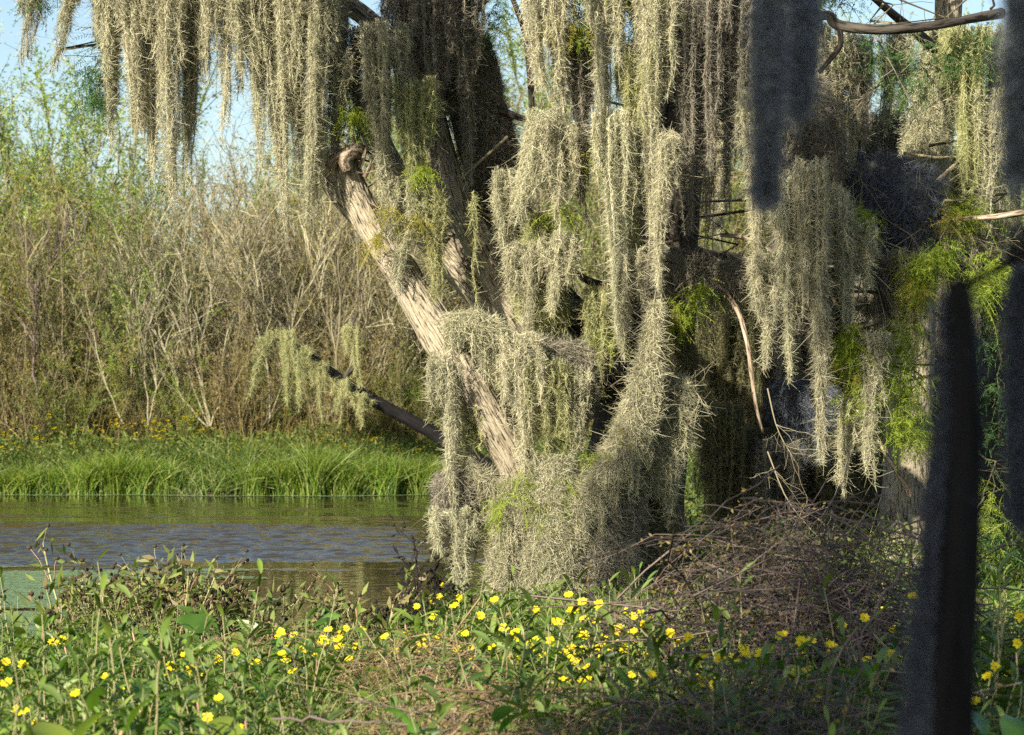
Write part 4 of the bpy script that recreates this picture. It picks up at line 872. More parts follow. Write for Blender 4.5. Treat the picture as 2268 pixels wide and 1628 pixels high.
for a, b, n, L_ in [((1870, 560, 20.8), (1960, 700, 20.7), 8, 0.3), ((2040, 560, 20.8), (2160, 640, 20.7), 8, 0.35), ((1900, 780, 20.8), (2000, 700, 20.7), 8, 0.35), ((1940, 80, 20.6), (2060, 300, 20.8), 12, 0.5), ((2000, 300, 21), (2150, 200, 21), 12, 0.4),
                    ((1700, 1000, 21.2), (1820, 1200, 21), 14, 0.45), ((2060, 420, 21), (2200, 540, 21), 10, 0.4), ((1960, 180, 21), (1880, 260, 21), 10, 0.35), ((2040, 1300, 20), (2180, 1100, 20), 10, 0.4)]:
    tw = []; twigset(a, b, n, L_, tw); obj('twig', mesh('twig', tw, M['twig_pale'], True), tree if 't2' not in globals() else t2)
sets = {
    'needle': [cen(1985, 760, 20.5, 60, 50), cen(1960, 830, 20.5, 60, 60), cen(2010, 870, 20.5, 55, 60), cen(2000, 940, 20.5, 50, 50), cen(1900, 860, 20.5, 30, 80), cen(1905, 780, 20.5, 25, 30), cen(2030, 620, 20.6, 30, 40), cen(2050, 590, 20.6, 30, 30), cen(2090, 560, 20.6, 30, 30),
               cen(1880, 760, 20.4, 14, 40), cen(1910, 480, 20.6, 12, 30), cen(2160, 640, 20.6, 40, 40), cen(2040, 960, 20.6, 40, 40), cen(2140, 460, 21, 50, 40), cen(2180, 1140, 21, 40, 90), cen(2200, 600, 20.8, 40, 40)],
    'needle_gold': [cen(2030, 640, 20.5, 20, 30), cen(1895, 730, 20.5, 14, 30), cen(2110, 480, 20.8, 30, 25), cen(1880, 820, 20.5, 18, 40)],
    'needle_dark': [cen(2060, 120, 20.9, 90, 50), cen(2150, 120, 20.9, 60, 50), cen(2010, 190, 20.9, 50, 60), cen(1950, 120, 20.9, 60, 40), cen(2200, 700, 21, 50, 100), cen(2220, 900, 21, 60, 120), cen(1830, -20, 20.9, 80, 40), cen(2190, 1200, 21, 60, 80)],
}
for k, c in sets.items():
    obj('foliage', mesh('foliage', sprigs(c, {'needle': 95, 'needle_gold': 30, 'needle_dark': 60}[k] * len(c), rng), M[k]), t2)
support(sets, t2, 89)
for q in [P(0, 0, 1)]:
    rg = np.random.default_rng(83); cp = crown_pts(40, [2.4, 21.5, 5.4], [6.0, 25.5, 8.0], rg)
    tr = P(2110, -100, 23.6); st = cp[:, :3]; main = np.stack([tr + (st - tr) * s_ + np.array([0, 0, 0.5]) * math.sin(s_ * 3) for s_ in np.linspace(0, 1, 7)], 1)
    obj('upper_branches', mesh('upper_branches', tubes(main, np.linspace(0.03, 0.006, 7)[None], 5, rg), M['bark_dark'], True), t2)
    obj('crown', mesh('crown', sprigs(cp, 2200, rg, 0.24, 0.009, 0.045, pairs=7), M['needle_dark']), t2)
coat([(2100, 60, 23.5, 40), (2075, 180, 23.5, 46), (2055, 320, 23.5, 46), (2040, 430, 23.5, 40)], 'pinkish moss sleeve on the trunk of the second cypress', lump=0.2, group='moss masses in the shade')

t3 = thing('cypress_tree', 'shaded cypress deep in the hollow behind the hanging moss', 'tree', (0, 0, 0))
limb('trunk', [(1730, 1290, 26.5, 75), (1725, 1120, 26.5, 48), (1735, 800, 26.5, 42), (1750, 400, 26.5, 36), (1760, 0, 26.5, 30), (1770, -500, 26.5, 18)], t3, 'bark_dark', 24, 0.08, 0.2)
limb('branch', [(1740, 650, 26.4, 24), (1640, 580, 26, 14), (1560, 560, 25.6, 10), (1480, 520, 25, 6)], t3, 'bark_dark', 12, 0.1)
limb('branch', [(1745, 560, 26.4, 24), (1850, 520, 26, 16), (1980, 500, 25.6, 12), (2150, 440, 25, 8)], t3, 'bark_dark', 12, 0.1)
BG = 'dim moss curtains behind the cypresses'
rng = np.random.default_rng(84)
bgl = [(1560, 560, 1570, 1080), (1610, 600, 1605, 1150), (1665, 560, 1660, 1060), (1715, 600, 1720, 1180), (1775, 560, 1780, 1120), (1830, 540, 1835, 1180), (1885, 580, 1880, 1150), (1940, 560, 1950, 1220), (1995, 580, 1990, 1180), (2050, 540, 2055, 1240), (2110, 520, 2110, 1200), (2165, 560, 2160, 1260), (2225, 500, 2225, 1250), (2280, 500, 2275, 1300),
       (1590, 900, 1585, 1330), (1650, 950, 1650, 1340), (1720, 980, 1715, 1300), (1800, 950, 1805, 1290), (1880, 1000, 1880, 1300), (1960, 1000, 1965, 1310), (2070, 1000, 2070, 1330), (2200, 1000, 2200, 1330)]
for i, (a, b, c, d_) in enumerate(bgl):
    moss('dim moss in the hollow behind the cypresses, %s from left, %s tier' % (ORD[i if i < 14 else i - 14], 'upper' if i < 14 else 'lower'), a, b, c, d_, 92, 24.2 + 1.6 * rng.random() + (0.8 if i < 14 else 0), mat=['moss_shaded', 'moss_grey', 'moss_shaded'][i % 3], dens=850, K=3, group=BG, tipw=0.9, even=0.15, r=0.06, wd=0.006)
for i, (a, b, c, d_) in enumerate([(1800, 60, 1800, 480), (1880, 80, 1875, 520), (1960, 250, 1960, 560), (2130, 330, 2125, 600), (2200, 300, 2210, 600), (1730, 100, 1735, 560), (1660, 60, 1655, 500), (1590, 80, 1590, 560), (2260, 100, 2262, 520)]):
    moss('patchily lit moss curtain behind the upper right boughs, %s of its row' % ORD[i], a, b, c, d_, 80, 24 + rng.random(), mat=['moss_green', 'moss', 'moss_grey'][i % 3], dens=800, K=3, group='patchily lit moss behind the upper boughs', tipw=0.8, even=0.2, r=0.055, wd=0.006)

# ------------------------------------------------------------------ near, out of focus: sapling and hanging moss
ns = thing('dead_sapling', 'dark out of focus forked sapling close to the camera at the right', 'tree', (0, 0, 0))
limb('trunk', [(2110, 3400, 4.1, 60), (2112, 1700, 4.1, 46), (2125, 1300, 4.1, 44), (2140, 950, 4.1, 34), (2136, 750, 4.1, 26), (2124, 650, 4.1, 24), (2110, 628, 4.1, 16)], ns, 'bark_black', 20, 0.08)
limb('branch', [(2125, 650, 4.1, 14), (2150, 625, 4.1, 9), (2200, 600, 4.1, 8), (2268, 560, 4.1, 9), (2400, 470, 4.1, 11), (2700, 330, 4.1, 14)], ns, 'bark_black', 12, 0.08)
limb('branch', [(2118, 640, 4.1, 10), (2095, 620, 4.1, 5), (2065, 597, 4.1, 2.5)], ns, 'bark_black', 8, 0.08)
NG = 'out of focus moss hanging close to the camera'
def near_moss(label, x0, y0, x1, y1, wpx, d, n=14, r=0.010, dens=5200, mat='moss_grey'):
    rng = np.random.default_rng(900 + MC[0]); MC[0] += 1
    A, B = P(x0, y0, d), P(x1, y1, d); W_ = wpx / F * d
    u = rng.uniform(-1, 1, n); Lf = rng.uniform(0.75, 1, n); s = np.linspace(0, 1, 12)
    st = A + np.stack([u * W_ / 2, rng.normal(0, 0.02, n), 0 * u], -1); en = B + np.stack([u * W_ / 2 * 0.9, rng.normal(0, 0.02, n), 0 * u], -1); en = st + (en - st) * Lf[:, None]
    p = st[:, None] + (en - st)[:, None] * s[None, :, None]; p[..., 0] += 0.006 * np.sin(s * 9 + rng.uniform(0, 6, (n, 1)))
    parts = ropes_moss(p, r, dens * r / 0.01 * 0.5, rng, 0.0022, 0.022)
    return tag(obj('moss_curtain', mesh('moss_curtain', parts, M[mat])), label, 'moss', NG)
def near_coat(label, pts, mat='moss_dim', seed=1, core=0.8):
    rng = np.random.default_rng(seed); q = np.array([[*P(a[0], a[1], a[2]), a[3] / F * a[2]] for a in pts]); k = 60; c = spline(q, k); pth, rad = c[:, :3], np.clip(c[:, 3], 0.002, None)
    n = 26000; i = rng.integers(0, k - 1, n); f = rng.random((n, 1)); cc = pth[i] * (1 - f) + pth[i + 1] * f; rr = rad[i] * (1 - f[:, 0]) + rad[i + 1] * f[:, 0]
    ph = rng.uniform(0, 6.283, n); o = np.stack([np.cos(ph), np.sin(ph), 0 * ph], -1)
    nz = fnoise((cc + o * rr[:, None]) * [5, 5, 1.6], 1.5, seed, 2)
    t_ = tag(obj('moss_curtain', mesh('moss_curtain', tendrils(cc, rr * (1 + 0.28 * nz) * rng.uniform(0.55, 1.25, n), o, 0.011, 0.0022, rng, 3, 1.0), M[mat])), label, 'moss', NG)
    a = np.linspace(0, 2 * np.pi, 25)[:-1]; ring = np.stack([np.cos(a), np.sin(a), 0 * a], -1)[None]
    sf = pth[:, None] + ring * rad[:, None, None]; nz = fnoise(sf * [5, 5, 1.6], 1.5, seed, 2)
    v = (pth[:, None] + ring * (rad[:, None] * core * (1 + 0.28 * nz))[..., None]).reshape(-1, 3)
    ii = np.arange(k - 1)[:, None] * 24 + np.arange(24)[None]; i2 = np.arange(k - 1)[:, None] * 24 + (np.arange(24)[None] + 1) % 24
    obj('matted_core', mesh('matted_core', (v, np.stack([ii, i2, i2 + 24, ii + 24], -1).reshape(-1, 4)), M[mat], True), t_)
near_coat('out of focus grey moss sheathing the forked sapling', [(2116, 650, 4.15, 5), (2122, 760, 4.15, 12), (2120, 900, 4.15, 28), (2106, 1080, 4.15, 44), (2088, 1280, 4.15, 40), (2072, 1450, 4.15, 44), (2056, 1700, 4.15, 50), (2050, 2200, 4.15, 60)], seed=901)
near_coat('blurred dark blue grey moss hanging from the top at the right of centre', [(1706, -160, 5.6, 27), (1703, 100, 5.6, 25), (1702, 230, 5.6, 20), (1699, 340, 5.6, 12), (1697, 400, 5.6, 3), (1696, 430, 5.6, 1)], 'moss_blue_shaded', seed=902, core=0.5)
near_coat('blurred greenish moss hanging from the top beside the dark blue grey one', [(1778, -160, 5.8, 26), (1780, 40, 5.8, 22), (1774, 150, 5.8, 12), (1768, 240, 5.8, 4)], 'moss_blue_shaded', seed=903, core=0.35)
near_coat('blurred dark moss along the upper right edge of the picture', [(2268, -160, 4.6, 20), (2262, 120, 4.6, 20), (2266, 260, 4.6, 13), (2262, 380, 4.6, 4)], 'moss_blue_shaded', seed=904, core=0.5)
near_coat('blurred dark moss low on the right edge behind the forked sapling', [(2264, 600, 5.4, 8), (2262, 760, 5.4, 18), (2264, 980, 5.4, 17), (2262, 1150, 5.4, 4)], seed=905, core=0.5)

# unseen boughs of the near tree, foliage placed to shade the right side
def shade_bough(name, label, targets, hz, seed, n, spread, root):
    """boughs whose foliage stands up-sun of the given points at height hz"""
    rg = np.random.default_rng(seed); t = thing(name, label, 'tree', (0, 0, 0))
    c = []
    for (x, y, z) in targets:
        k = (hz - z) / SUNV[2]; q = np.array([x, y, z]) + SUNV * k
        c.append([*q, *spread])
    c = np.array(c)
    main = np.stack([np.array(root) + (c[:, :3] - root) * s_ + np.array([0, 0, 0.8]) * math.sin(s_ * 3.14) for s_ in np.linspace(0, 1, 9)], 1)
    obj('boughs', mesh('boughs', tubes(main, np.linspace(0.08, 0.012, 9)[None], 6, rg), M['bark_dark'], True), t)
    tp = np.array([[root[0], root[1], -0.2, 0.32], [root[0], root[1], 1.5, 0.22], [root[0] + 0.1, root[1], root[2], 0.16], [root[0] + 0.2, root[1] + 0.2, root[2] + 3, 0.05]])
    cc = spline(tp, 20); obj('trunk', mesh('trunk', tubes(cc[None, :, :3], cc[None, :, 3], 14, rg), M['bark_dark'], True), t)
    obj('crown', mesh('crown', sprigs(c, n * len(c), rg, 0.3, 0.024, 0.08, pairs=6), M['needle_dark']), t)
    return t
shade_bough('cypress_tree', 'unseen cypress left of the view, its boughs placed to shade the right side', [(0.66, 4.1, 0.5), (0.66, 4.1, 1.3), (0.66, 4.1, 1.0), (0.66, 4.1, 1.6), (0.66, 4.1, 2.2), (0.9, 5.0, 2.4), (0.55, 5.6, 2.5), (0.65, 5.8, 2.9), (0.9, 8, 0.6), (1.2, 9, 0.5),
    (0.9, 11.5, 0.4), (1.5, 12.0, 0.5), (1.9, 12.6, 0.8), (1.0, 13.0, 0.6), (1.6, 13.6, 1.0), (2.2, 13.5, 1.0), (1.9, 14.6, 1.2), (2.5, 14.2, 1.1), (1.0, 11.4, 0.3), (1.6, 11.6, 0.3), (1.1, 12.4, 0.3), (1.7, 10.6, 0.2)], 5.0, 91, 170, (0.9, 0.8, 0.6), np.array([-3.0, -2.5, 4.6]))

def up_sun(par, targets, seed, n, root, spread=(0.45, 0.45, 0.35)):  # unseen foliage added to the crown, up-sun of the targets to shade them
    rg = np.random.default_rng(seed); c = []
    for (vx, vy, d, hz) in targets:
        q = P(vx, vy, d); k = (hz - q[2]) / SUNV[2]; c.append([*(q + SUNV * k), *spread])
    c = np.array(c)
    main = np.stack([np.array(root) + (c[:, :3] - root) * s_ + np.array([0, 0, 0.4]) * math.sin(s_ * 3.14) for s_ in np.linspace(0, 1, 7)], 1)
    obj('upper_branches', mesh('upper_branches', tubes(main, np.linspace(0.035, 0.008, 7)[None], 5, rg), M['bark_dark'], True), par)
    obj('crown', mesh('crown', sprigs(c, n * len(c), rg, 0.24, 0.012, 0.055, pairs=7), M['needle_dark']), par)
up_sun(tree, [(940, 40, 21, 5.3), (1000, 120, 21, 5.4), (1020, 240, 21, 5.4), (990, 330, 21, 5.4), (1570, 1200, 21.3, 5.9), (1560, 1310, 21, 5.9)], 191, 120, (1.3, 21.8, 5.6), (0.36, 0.36, 0.3))
up_sun(t2, [(1990, 400, 21.2, 5.8), (1960, 480, 21.2, 5.8), (2040, 500, 21.2, 5.8), (1830, 280, 21, 5.7), (2100, 900, 22, 6), (2180, 800, 22, 6), (2200, 1000, 22, 6)], 192, 140, (3.3, 23.6, 5.8))
# ------------------------------------------------------------------ near bank vegetation
def herb_proto(seed, ns, hh, rad, leafL=0.12, leafW=0.024, nl=11, mat='herb', flowers=0, spikes=False):
    leafL *= 1.3; leafW *= 1.35
    rg = np.random.default_rng(seed); t = thing('bur_marigold' if flowers else 'marsh_herb', 'x', 'flowering plant' if flowers else 'plant', (0, 0, 0), 'leafy marsh plants on the near bank')
    a = rg.uniform(0, 6.283, ns); r = rad * np.sqrt(rg.random(ns)); b = np.stack([r * np.cos(a), r * np.sin(a), 0 * a - 0.03], -1)
    d = nrm(np.stack([np.cos(a) * 0.35 * r / rad, np.sin(a) * 0.35 * r / rad, np.ones(ns)], -1) + rg.normal(size=(ns, 3)) * 0.18)
    p = paths_grow(b, d, hh * rg.uniform(0.6, 1.08, ns), 8, rg, 0.12)
    obj('stems', mesh('stems', tubes(p, np.linspace(0.004, 0.002, 8)[None], 4, rg), M['herb_stem'], True), t)
    tt = np.tile(np.linspace(1.6, 6.95, nl), ns); ii = np.repeat(np.arange(ns), nl); aa = tt.astype(int); f = (tt - aa)[:, None]
    q = p[ii, aa] * (1 - f) + p[ii, np.minimum(aa + 1, 7)] * f; ph = np.tile(np.arange(nl) * 2.4, ns) + rg.normal(0, 0.5, ns * nl) + np.repeat(rg.uniform(0, 6, ns), nl)
    up = 0.25 + 0.9 * (tt / 7) ** 2 + rg.normal(0, 0.2, len(tt))
    dd = nrm(np.stack([np.cos(ph), np.sin(ph), up], -1)); l = leafL * rg.uniform(0.55, 1.2, len(tt)) * (1.1 - 0.35 * tt / 7)
    obj('leaves', mesh('leaves', blades(q, dd, np.tile([0, 0, 1.0], (len(tt), 1)) + rg.normal(size=(len(tt), 3)) * 0.3, l, leafW * l / leafL * rg.uniform(0.8, 1.2, len(tt)), rg, rg.uniform(0.1, 0.5, len(tt)), 6, 0.35), M[mat], True), t)
    tops = p[:, -1]
    for k in range(flowers):
        add_flower(t, tuple(tops[k % ns] + rg.normal(0, 0.012, 3) * [1, 1, 0.4] + [0, 0, 0.02]), (rg.uniform(0.5, 1.2), rg.uniform(-0.5, 0.3), 0), k % 3, rg.uniform(0.85, 1.2))
    if spikes:
        for k in range(2):
            o = obj('flower_spike', mesh('flower_spike', (lambda v, f_: (v * [0.5, 0.5, 3.2], f_))(*ball(0.009)), M['spike'], True), t, tuple(tops[k] + [0, 0, 0.03]))
            o.rotation_euler = (0.3, 0.2, 0)
    return t
HP = [herb_proto(201, 7, 0.42, 0.16, 0.12, 0.022), herb_proto(202, 6, 0.50, 0.15, 0.14, 0.025), herb_proto(203, 8, 0.34, 0.18, 0.10, 0.022), herb_proto(204, 5, 0.52, 0.12, 0.13, 0.024, spikes=True), herb_proto(205, 7, 0.40, 0.17, 0.11, 0.026, mat='broad')]
FHP = [herb_proto(211, 5, 0.44, 0.12, 0.11, 0.02, 10, flowers=2), herb_proto(212, 6, 0.48, 0.14, 0.11, 0.02, 10, flowers=3), herb_proto(213, 4, 0.42, 0.10, 0.11, 0.02, 10, flowers=2)]
used = set()
def put(src, x, y, rz, s, label, group=None):
    z = float(gz(x, y))
    if id(src) not in used:
        used.add(id(src)); src.location = (x, y, z); src.rotation_euler = (0, 0, rz); src.scale = (s, s, s)
        src['label'] = label
        if group: src['group'] = group
        return src
    return copy_thing(src, (x, y, z), rz, s, label, group)

rng = np.random.default_rng(300)
cnt = 0; tries = 0; pts = []
while cnt < 290 and tries < 60000:
    tries += 1
    y = 8.2 + 12.5 * rng.random() ** 0.9; x = rng.uniform(-0.205 * y - 0.2, 0.205 * y + 0.2)
    if y > shore(x) - 0.05: continue
    vx = x / y * F + CX
    dens = 1.0
    if 620 < vx < 1350 and y < 15.5: dens = 0.22          # straw zone
    if vx > 1350: dens = 0.35
    if y > 20.2: continue
    if rng.random() > dens: continue
    if any((x - a) ** 2 + (y - b) ** 2 < 0.20 ** 2 for a, b in pts): continue
    pts.append((x, y)); k = int(rng.choice(5, p=[0.3, 0.24, 0.2, 0.08, 0.18]))
    nearshore = y > shore(x) - 1.2
    s = rng.uniform(0.75, 1.2) * (0.55 if nearshore else 0.8 if y > 15.5 else 1)
    side = 'left' if vx < 800 else ('middle' if vx < 1500 else 'right')
    zx = ['at the far left', 'left of centre', 'under the leaning limb', 'under the trunk', 'among the brambles', 'near the right edge'][int(np.clip((vx - 1) / 378, 0, 5))]
    zy = 'at the water side' if y > 17 else ('midway down the bank' if y > 14 else ('low in the picture' if y > 11.3 else 'at the very bottom'))
    put(HP[k], x, y, rng.uniform(0, 6.28), s, ['lance leaved marsh plant', 'tall lance leaved plant', 'short bushy marsh plant', 'pink spiked marsh plant', 'broad leaved yellow green herb'][k] + ' ' + zx + ', ' + zy, 'leafy marsh plants on the near bank')
    cnt += 1
# flowering plants where the photo shows the yellow flowers: (x, y) of the flowers, distance
fpos = [(30, 1440, 15.5), (45, 1490, 14), (60, 1480, 14.2), (22, 1520, 12.5), (120, 1555, 12), (365, 1495, 13.6), (350, 1500, 13.8), (420, 1475, 14), (430, 1490, 13.7), (455, 1455, 14.4), (490, 1485, 14), (240, 1490, 14.2), (178, 1575, 12), (108, 1530, 12.6),
        (760, 1245, 18.6), (388, 1255, 18.8), (330, 1275, 18.8), (365, 1270, 18.8), (670, 1425, 16.5), (730, 1415, 16.8), (805, 1405, 16.5), (790, 1425, 16.2), (825, 1420, 16.5), (1020, 1330, 17.5), (1055, 1325, 17.6), (1040, 1340, 17.4), (975, 1425, 16.2),
        (600, 1590, 11.6), (640, 1585, 11.6), (485, 1570, 12), (1220, 1430, 15.8), (1240, 1445, 15.6), (1270, 1440, 15.8), (1290, 1460, 15.4), (1350, 1435, 16), (1380, 1450, 15.6), (1400, 1440, 15.8), (1340, 1500, 14.4), (1375, 1510, 14.2), (1290, 1525, 13.8),
        (1430, 1420, 16), (1460, 1440, 15.8), (1520, 1415, 16.4), (1560, 1430, 16.2), (1600, 1450, 15.6), (1650, 1400, 16.8), (1680, 1430, 16.2), (1700, 1470, 15.4), (1730, 1380, 17), (1790, 1390, 17), (1820, 1400, 16.8), (1850, 1385, 17), (1770, 1430, 16), (1840, 1440, 16), (1880, 1400, 16.6),
        (1930, 1370, 17.2), (1970, 1400, 16.6), (1900, 1440, 16), (2195, 1365, 13), (2215, 1335, 13.2), (2250, 1360, 13.4), (2180, 1400, 13), (2210, 1430, 13), (2245, 1420, 12.6), (2260, 1470, 13), (2170, 1450, 13.5), (2200, 1480, 13), (2240, 1520, 12), (1500, 1500, 14.6), (1580, 1520, 14.2), (1650, 1560, 13.4),
        (1740, 1520, 14.4), (1820, 1510, 14.6), (690, 1480, 14.6), (560, 1440, 15.4), (150, 1430, 16), (270, 1580, 11.8), (1120, 1440, 15.6), (1160, 1470, 15)]
gg = np.random.default_rng(55)
fpos = [f_ for i_, f_ in enumerate(fpos) if not (f_[0] < 600 and f_[1] > 1450 and i_ % 2)]
fpos += [(gg.uniform(1180, 2060), gg.uniform(1330, 1500), gg.uniform(14.5, 17)) for _ in range(52)] + [(gg.uniform(1500, 2000), gg.uniform(1400, 1540), gg.uniform(12.2, 13.4)) for _ in range(14)] + [(gg.uniform(640, 1180), gg.uniform(1400, 1500), gg.uniform(15, 16.4)) for _ in range(12)] + [(gg.uniform(2170, 2268), gg.uniform(1330, 1560), gg.uniform(13, 15)) for _ in range(10)]
for i, (vx, vy, d) in enumerate(fpos):
    q = P(vx, vy, d); z0 = float(gz(q[0], d)); s = np.clip((q[2] - z0 + 0.06) / 0.40, 0.7, 1.9)
    k = i % 3
    lab = ['bur marigold with a few open flowers', 'bur marigold crowded with yellow flowers', 'slim bur marigold'][k] + ', ' + ('at the left edge' if vx < 130 else 'left of centre, low' if vx < 600 and vy > 1450 else 'by the duckweed' if vx < 600 else
        'before the brown water' if vx < 900 and vy < 1300 else 'left of the straw' if vx < 900 else 'beneath the moss tassel' if vx < 1150 and vy < 1400 else 'in the straw' if vx < 1200 else 'below the trunk foot' if vx < 1420 else
        'left part of the brambles' if vx < 1650 else 'middle of the brambles' if vx < 1860 else 'beside the forked sapling' if vx < 2100 else 'right of the forked sapling') + (', farther back' if d > 15.9 else '')
    o_ = put(FHP[k], q[0], d, math.sin(i * 2.1) * 0.7, s, lab, 'yellow bur marigolds on the near bank')
    for c_ in o_.children:
        if c_.name.startswith('flower'): c_.scale = tuple([(0.72 + 0.25 * ((i * 7) % 5) / 5) / s] * 3)

# dead seed stalks
def seed_proto(seed, H, nb, mat='seed', ns=5):
    rg = np.random.default_rng(seed); t = thing('seed_stalk', 'x', 'plant', (0, 0, 0), 'dead seed stalks standing against the water')
    b = np.column_stack([rg.normal(0, 0.07, (ns, 2)), np.zeros(ns)]); d = nrm(rg.normal(size=(ns, 3)) * 0.16 + [0, 0, 1])
    m1 = paths_grow(b, d, H * rg.uniform(0.75, 1, ns), 9, rg, 0.1); m2 = spawn(m1, nb, 0.4, 1, H * 0.28, 0.6, 0.6, 5, rng, 0.15); m3 = spawn(m2, int(nb * 1.6), 0.3, 1, H * 0.13, 0.6, 0.6, 4, rg, 0.15)
    obj('stalks', mesh('stalks', [tubes(m1, 0.0035, 4, rg), tubes(m2, 0.002, 3, rg), tubes(m3, 0.0013, 3, rg)], M['herb_stem'] if mat == 'seed' else M['seed_black'], True), t)
    sm = mesh('seed_head', ball(0.0088), M[mat], True)
    for q in np.vstack([m1[:, -1], m2[:, -1], m3[:, -1]])[:96]:
        o = obj('seed_head', sm, t, tuple(q)); u_ = rg.uniform(0.75, 1.25); o.scale = (u_, u_, u_ * 0.8)
    obj('dry_leaves', mesh('dry_leaves', leaf_quads(m2, 190 if mat == 'seed' else 60, 0.1, 1, 0.06, 0.016, rg, 0.3, 0.03), M['small'] if mat == 'seed' else M['seed_black']), t)
    return t
SP = [seed_proto(221, 0.60, 26), seed_proto(222, 0.56, 30), seed_proto(223, 0.62, 24)]
SB = [seed_proto(224, 0.60, 14, 'seed_black', 2), seed_proto(225, 0.5, 6, 'seed_black', 1)]
SPOS = ([(150, 1245, 18.7), (175, 1260, 18.5), (205, 1262, 18.5), (225, 1290, 18.2), (300, 1285, 18.6), (325, 1280, 18.4), (350, 1290, 18.3), (380, 1275, 18.6), (405, 1270, 18.5), (430, 1280, 18.4), (455, 1262, 18.7), (480, 1280, 18.5), (515, 1275, 18.6), (525, 1300, 18.3), (260, 1310, 18.0),
                              (345, 1330, 17.8), (400, 1330, 17.8), (440, 1340, 17.8), (190, 1320, 17.8), (720, 1290, 18.2), (755, 1300, 18.0), (785, 1310, 18.0), (700, 1330, 17.6), (1440, 1320, 17.6), (1500, 1330, 17.4), (1410, 1345, 17.2)])
ORD.append('nineteenth')
for i, (vx, vy, d) in enumerate(SPOS):
    q = P(vx, vy, d); s = (q[2] - float(gz(q[0], d))) / 0.6
    put(SP[i % 3], q[0], d, i * 1.7, s, 'stalk of brown seed heads, ' + (ORD[sum(v_[0] < vx for v_ in SPOS if v_[0] < 600)] + ' from left before the duckweed' if vx < 600 else ORD[sum(600 < v_[0] < vx for v_ in SPOS)] + ' from left beyond the sedge' if vx < 1000 else ORD[sum(1000 < v_[0] < vx for v_ in SPOS)] + ' from left before the shaded trunk foot'), 'dead seed stalks standing against the water')
for i, (vx, vy, d, lab) in enumerate([(970, 1180, 17.6, 'tall blackened dead seed plant leaning before the water, nearest the moss tassel'), (1000, 1230, 17.8, 'blackened seed plant overlapping the moss tassel'), (900, 1270, 18, 'small black seed stalk standing alone before the brown water'), (940, 1290, 17.8, 'black seed stalk between the lone one and the leaning one')]):
    q = P(vx, vy, d); s = (q[2] - float(gz(q[0], d))) / (0.6 if i != 2 else 0.5)
    put(SB[i % 2], q[0] - 0.05, d, i * 2.0 + 0.5, s, lab, 'blackened seed plants')

# broad leaved plants
def broad_proto(seed, n, L_, W_, hh, mat='broad'):
    rg = np.random.default_rng(seed); t = thing('broad_leaf_plant', 'x', 'plant', (0, 0, 0), 'broad leaved water plants on the near bank')
    a = np.arange(n) * 2.4 + rg.normal(0, 0.3, n); b = np.stack([np.cos(a) * 0.03, np.sin(a) * 0.03, 0 * a], -1)
    d = nrm(np.stack([np.cos(a) * 0.4, np.sin(a) * 0.4, np.ones(n)], -1)); p = paths_grow(b, d, hh * rg.uniform(0.6, 1.1, n), 6, rg, 0.1)
    obj('stems', mesh('stems', tubes(p, 0.0055, 5, rg), M['herb_stem'], True), t)
    dd = nrm(np.stack([np.cos(a), np.sin(a), rg.uniform(0.1, 1.6, n)], -1)); prof = np.array([0.35, 0.95, 1.0, 0.9, 0.7, 0.4, 0.03])
    v, f = blades(p[:, -1], dd, np.tile([0, 0, 1.0], (n, 1)) + rg.normal(size=(n, 3)) * 0.5, L_ * rg.uniform(0.7, 1.2, n), W_ * rg.uniform(0.7, 1.2, n), rg, rg.uniform(0.1, 0.6, n), 7, 0.25, prof)
    v += fnoise(v, 9, seed, 2)[:, None] * 0.008
    obj('leaves', mesh('leaves', (v, f), M[mat], True), t)
    return t
BP = [broad_proto(231, 6, 0.22, 0.10, 0.34), broad_proto(232, 5, 0.19, 0.12, 0.30), broad_proto(233, 7, 0.24, 0.07, 0.38)]
bl = [(95, 1350, 17.0, 'upright yellow green broad leaf plant at the left edge before the duckweed'), (60, 1370, 16.6, 'shaded broad leaf plant at the far left edge'), (590, 1370, 17.6, 'dark green round leaved plant before the duckweed'), (640, 1375, 17.6, 'dark broad leaf plant right of the round leaved one by the water'),
      (730, 1450, 15.6, 'curled broad leaf plant with browning edges, left of the straw tangle'), (660, 1470, 15.2, 'broad leaf plant in the gap left of the straw tangle'), (1130, 1430, 15.8, 'pale grey green broad leaf plant below the trunk foot'), (1165, 1460, 15.4, 'bright broad leaf plant leaning right below the trunk foot'),
      (1235, 1480, 15.0, 'tall bright yellow green broad leaf plant in front of the marigolds'), (1300, 1400, 16.4, 'upright ochre tinged leaf plant below the trunk foot'), (1290, 1490, 14.8, 'broad leaf plant beside the tall yellow green one'), (1350, 1420, 16.2, 'narrower broad leaf plant before the shaded trunk foot'),
      (45, 1590, 9.4, 'blurred dark broad leaf plant in the bottom left corner'), (215, 1600, 9.2, 'blurred dark blue green leaf plant along the bottom edge'), (130, 1575, 9.8, 'blurred broad leaf plant between the two dark ones at the bottom'), (330, 1520, 12.4, 'pale drooping broad leaf plant low on the left'),
      (480, 1590, 10.6, 'bright broad leaf plant at the bottom edge, left of the straw tangle'), (1010, 1590, 11.2, 'small yellow green leaf plant in the straw tangle'), (2230, 1600, 10, 'shaded leaf plant in the bottom right corner')]
for i, (vx, vy, d, lab) in enumerate(bl):
    q = P(vx, vy, d); s = np.clip((q[2] - float(gz(q[0], d))) / 0.40, 0.7, 2.0); put(BP[i % 3], q[0], d, i * 1.9, s, lab, 'broad leaved water plants on the near bank')

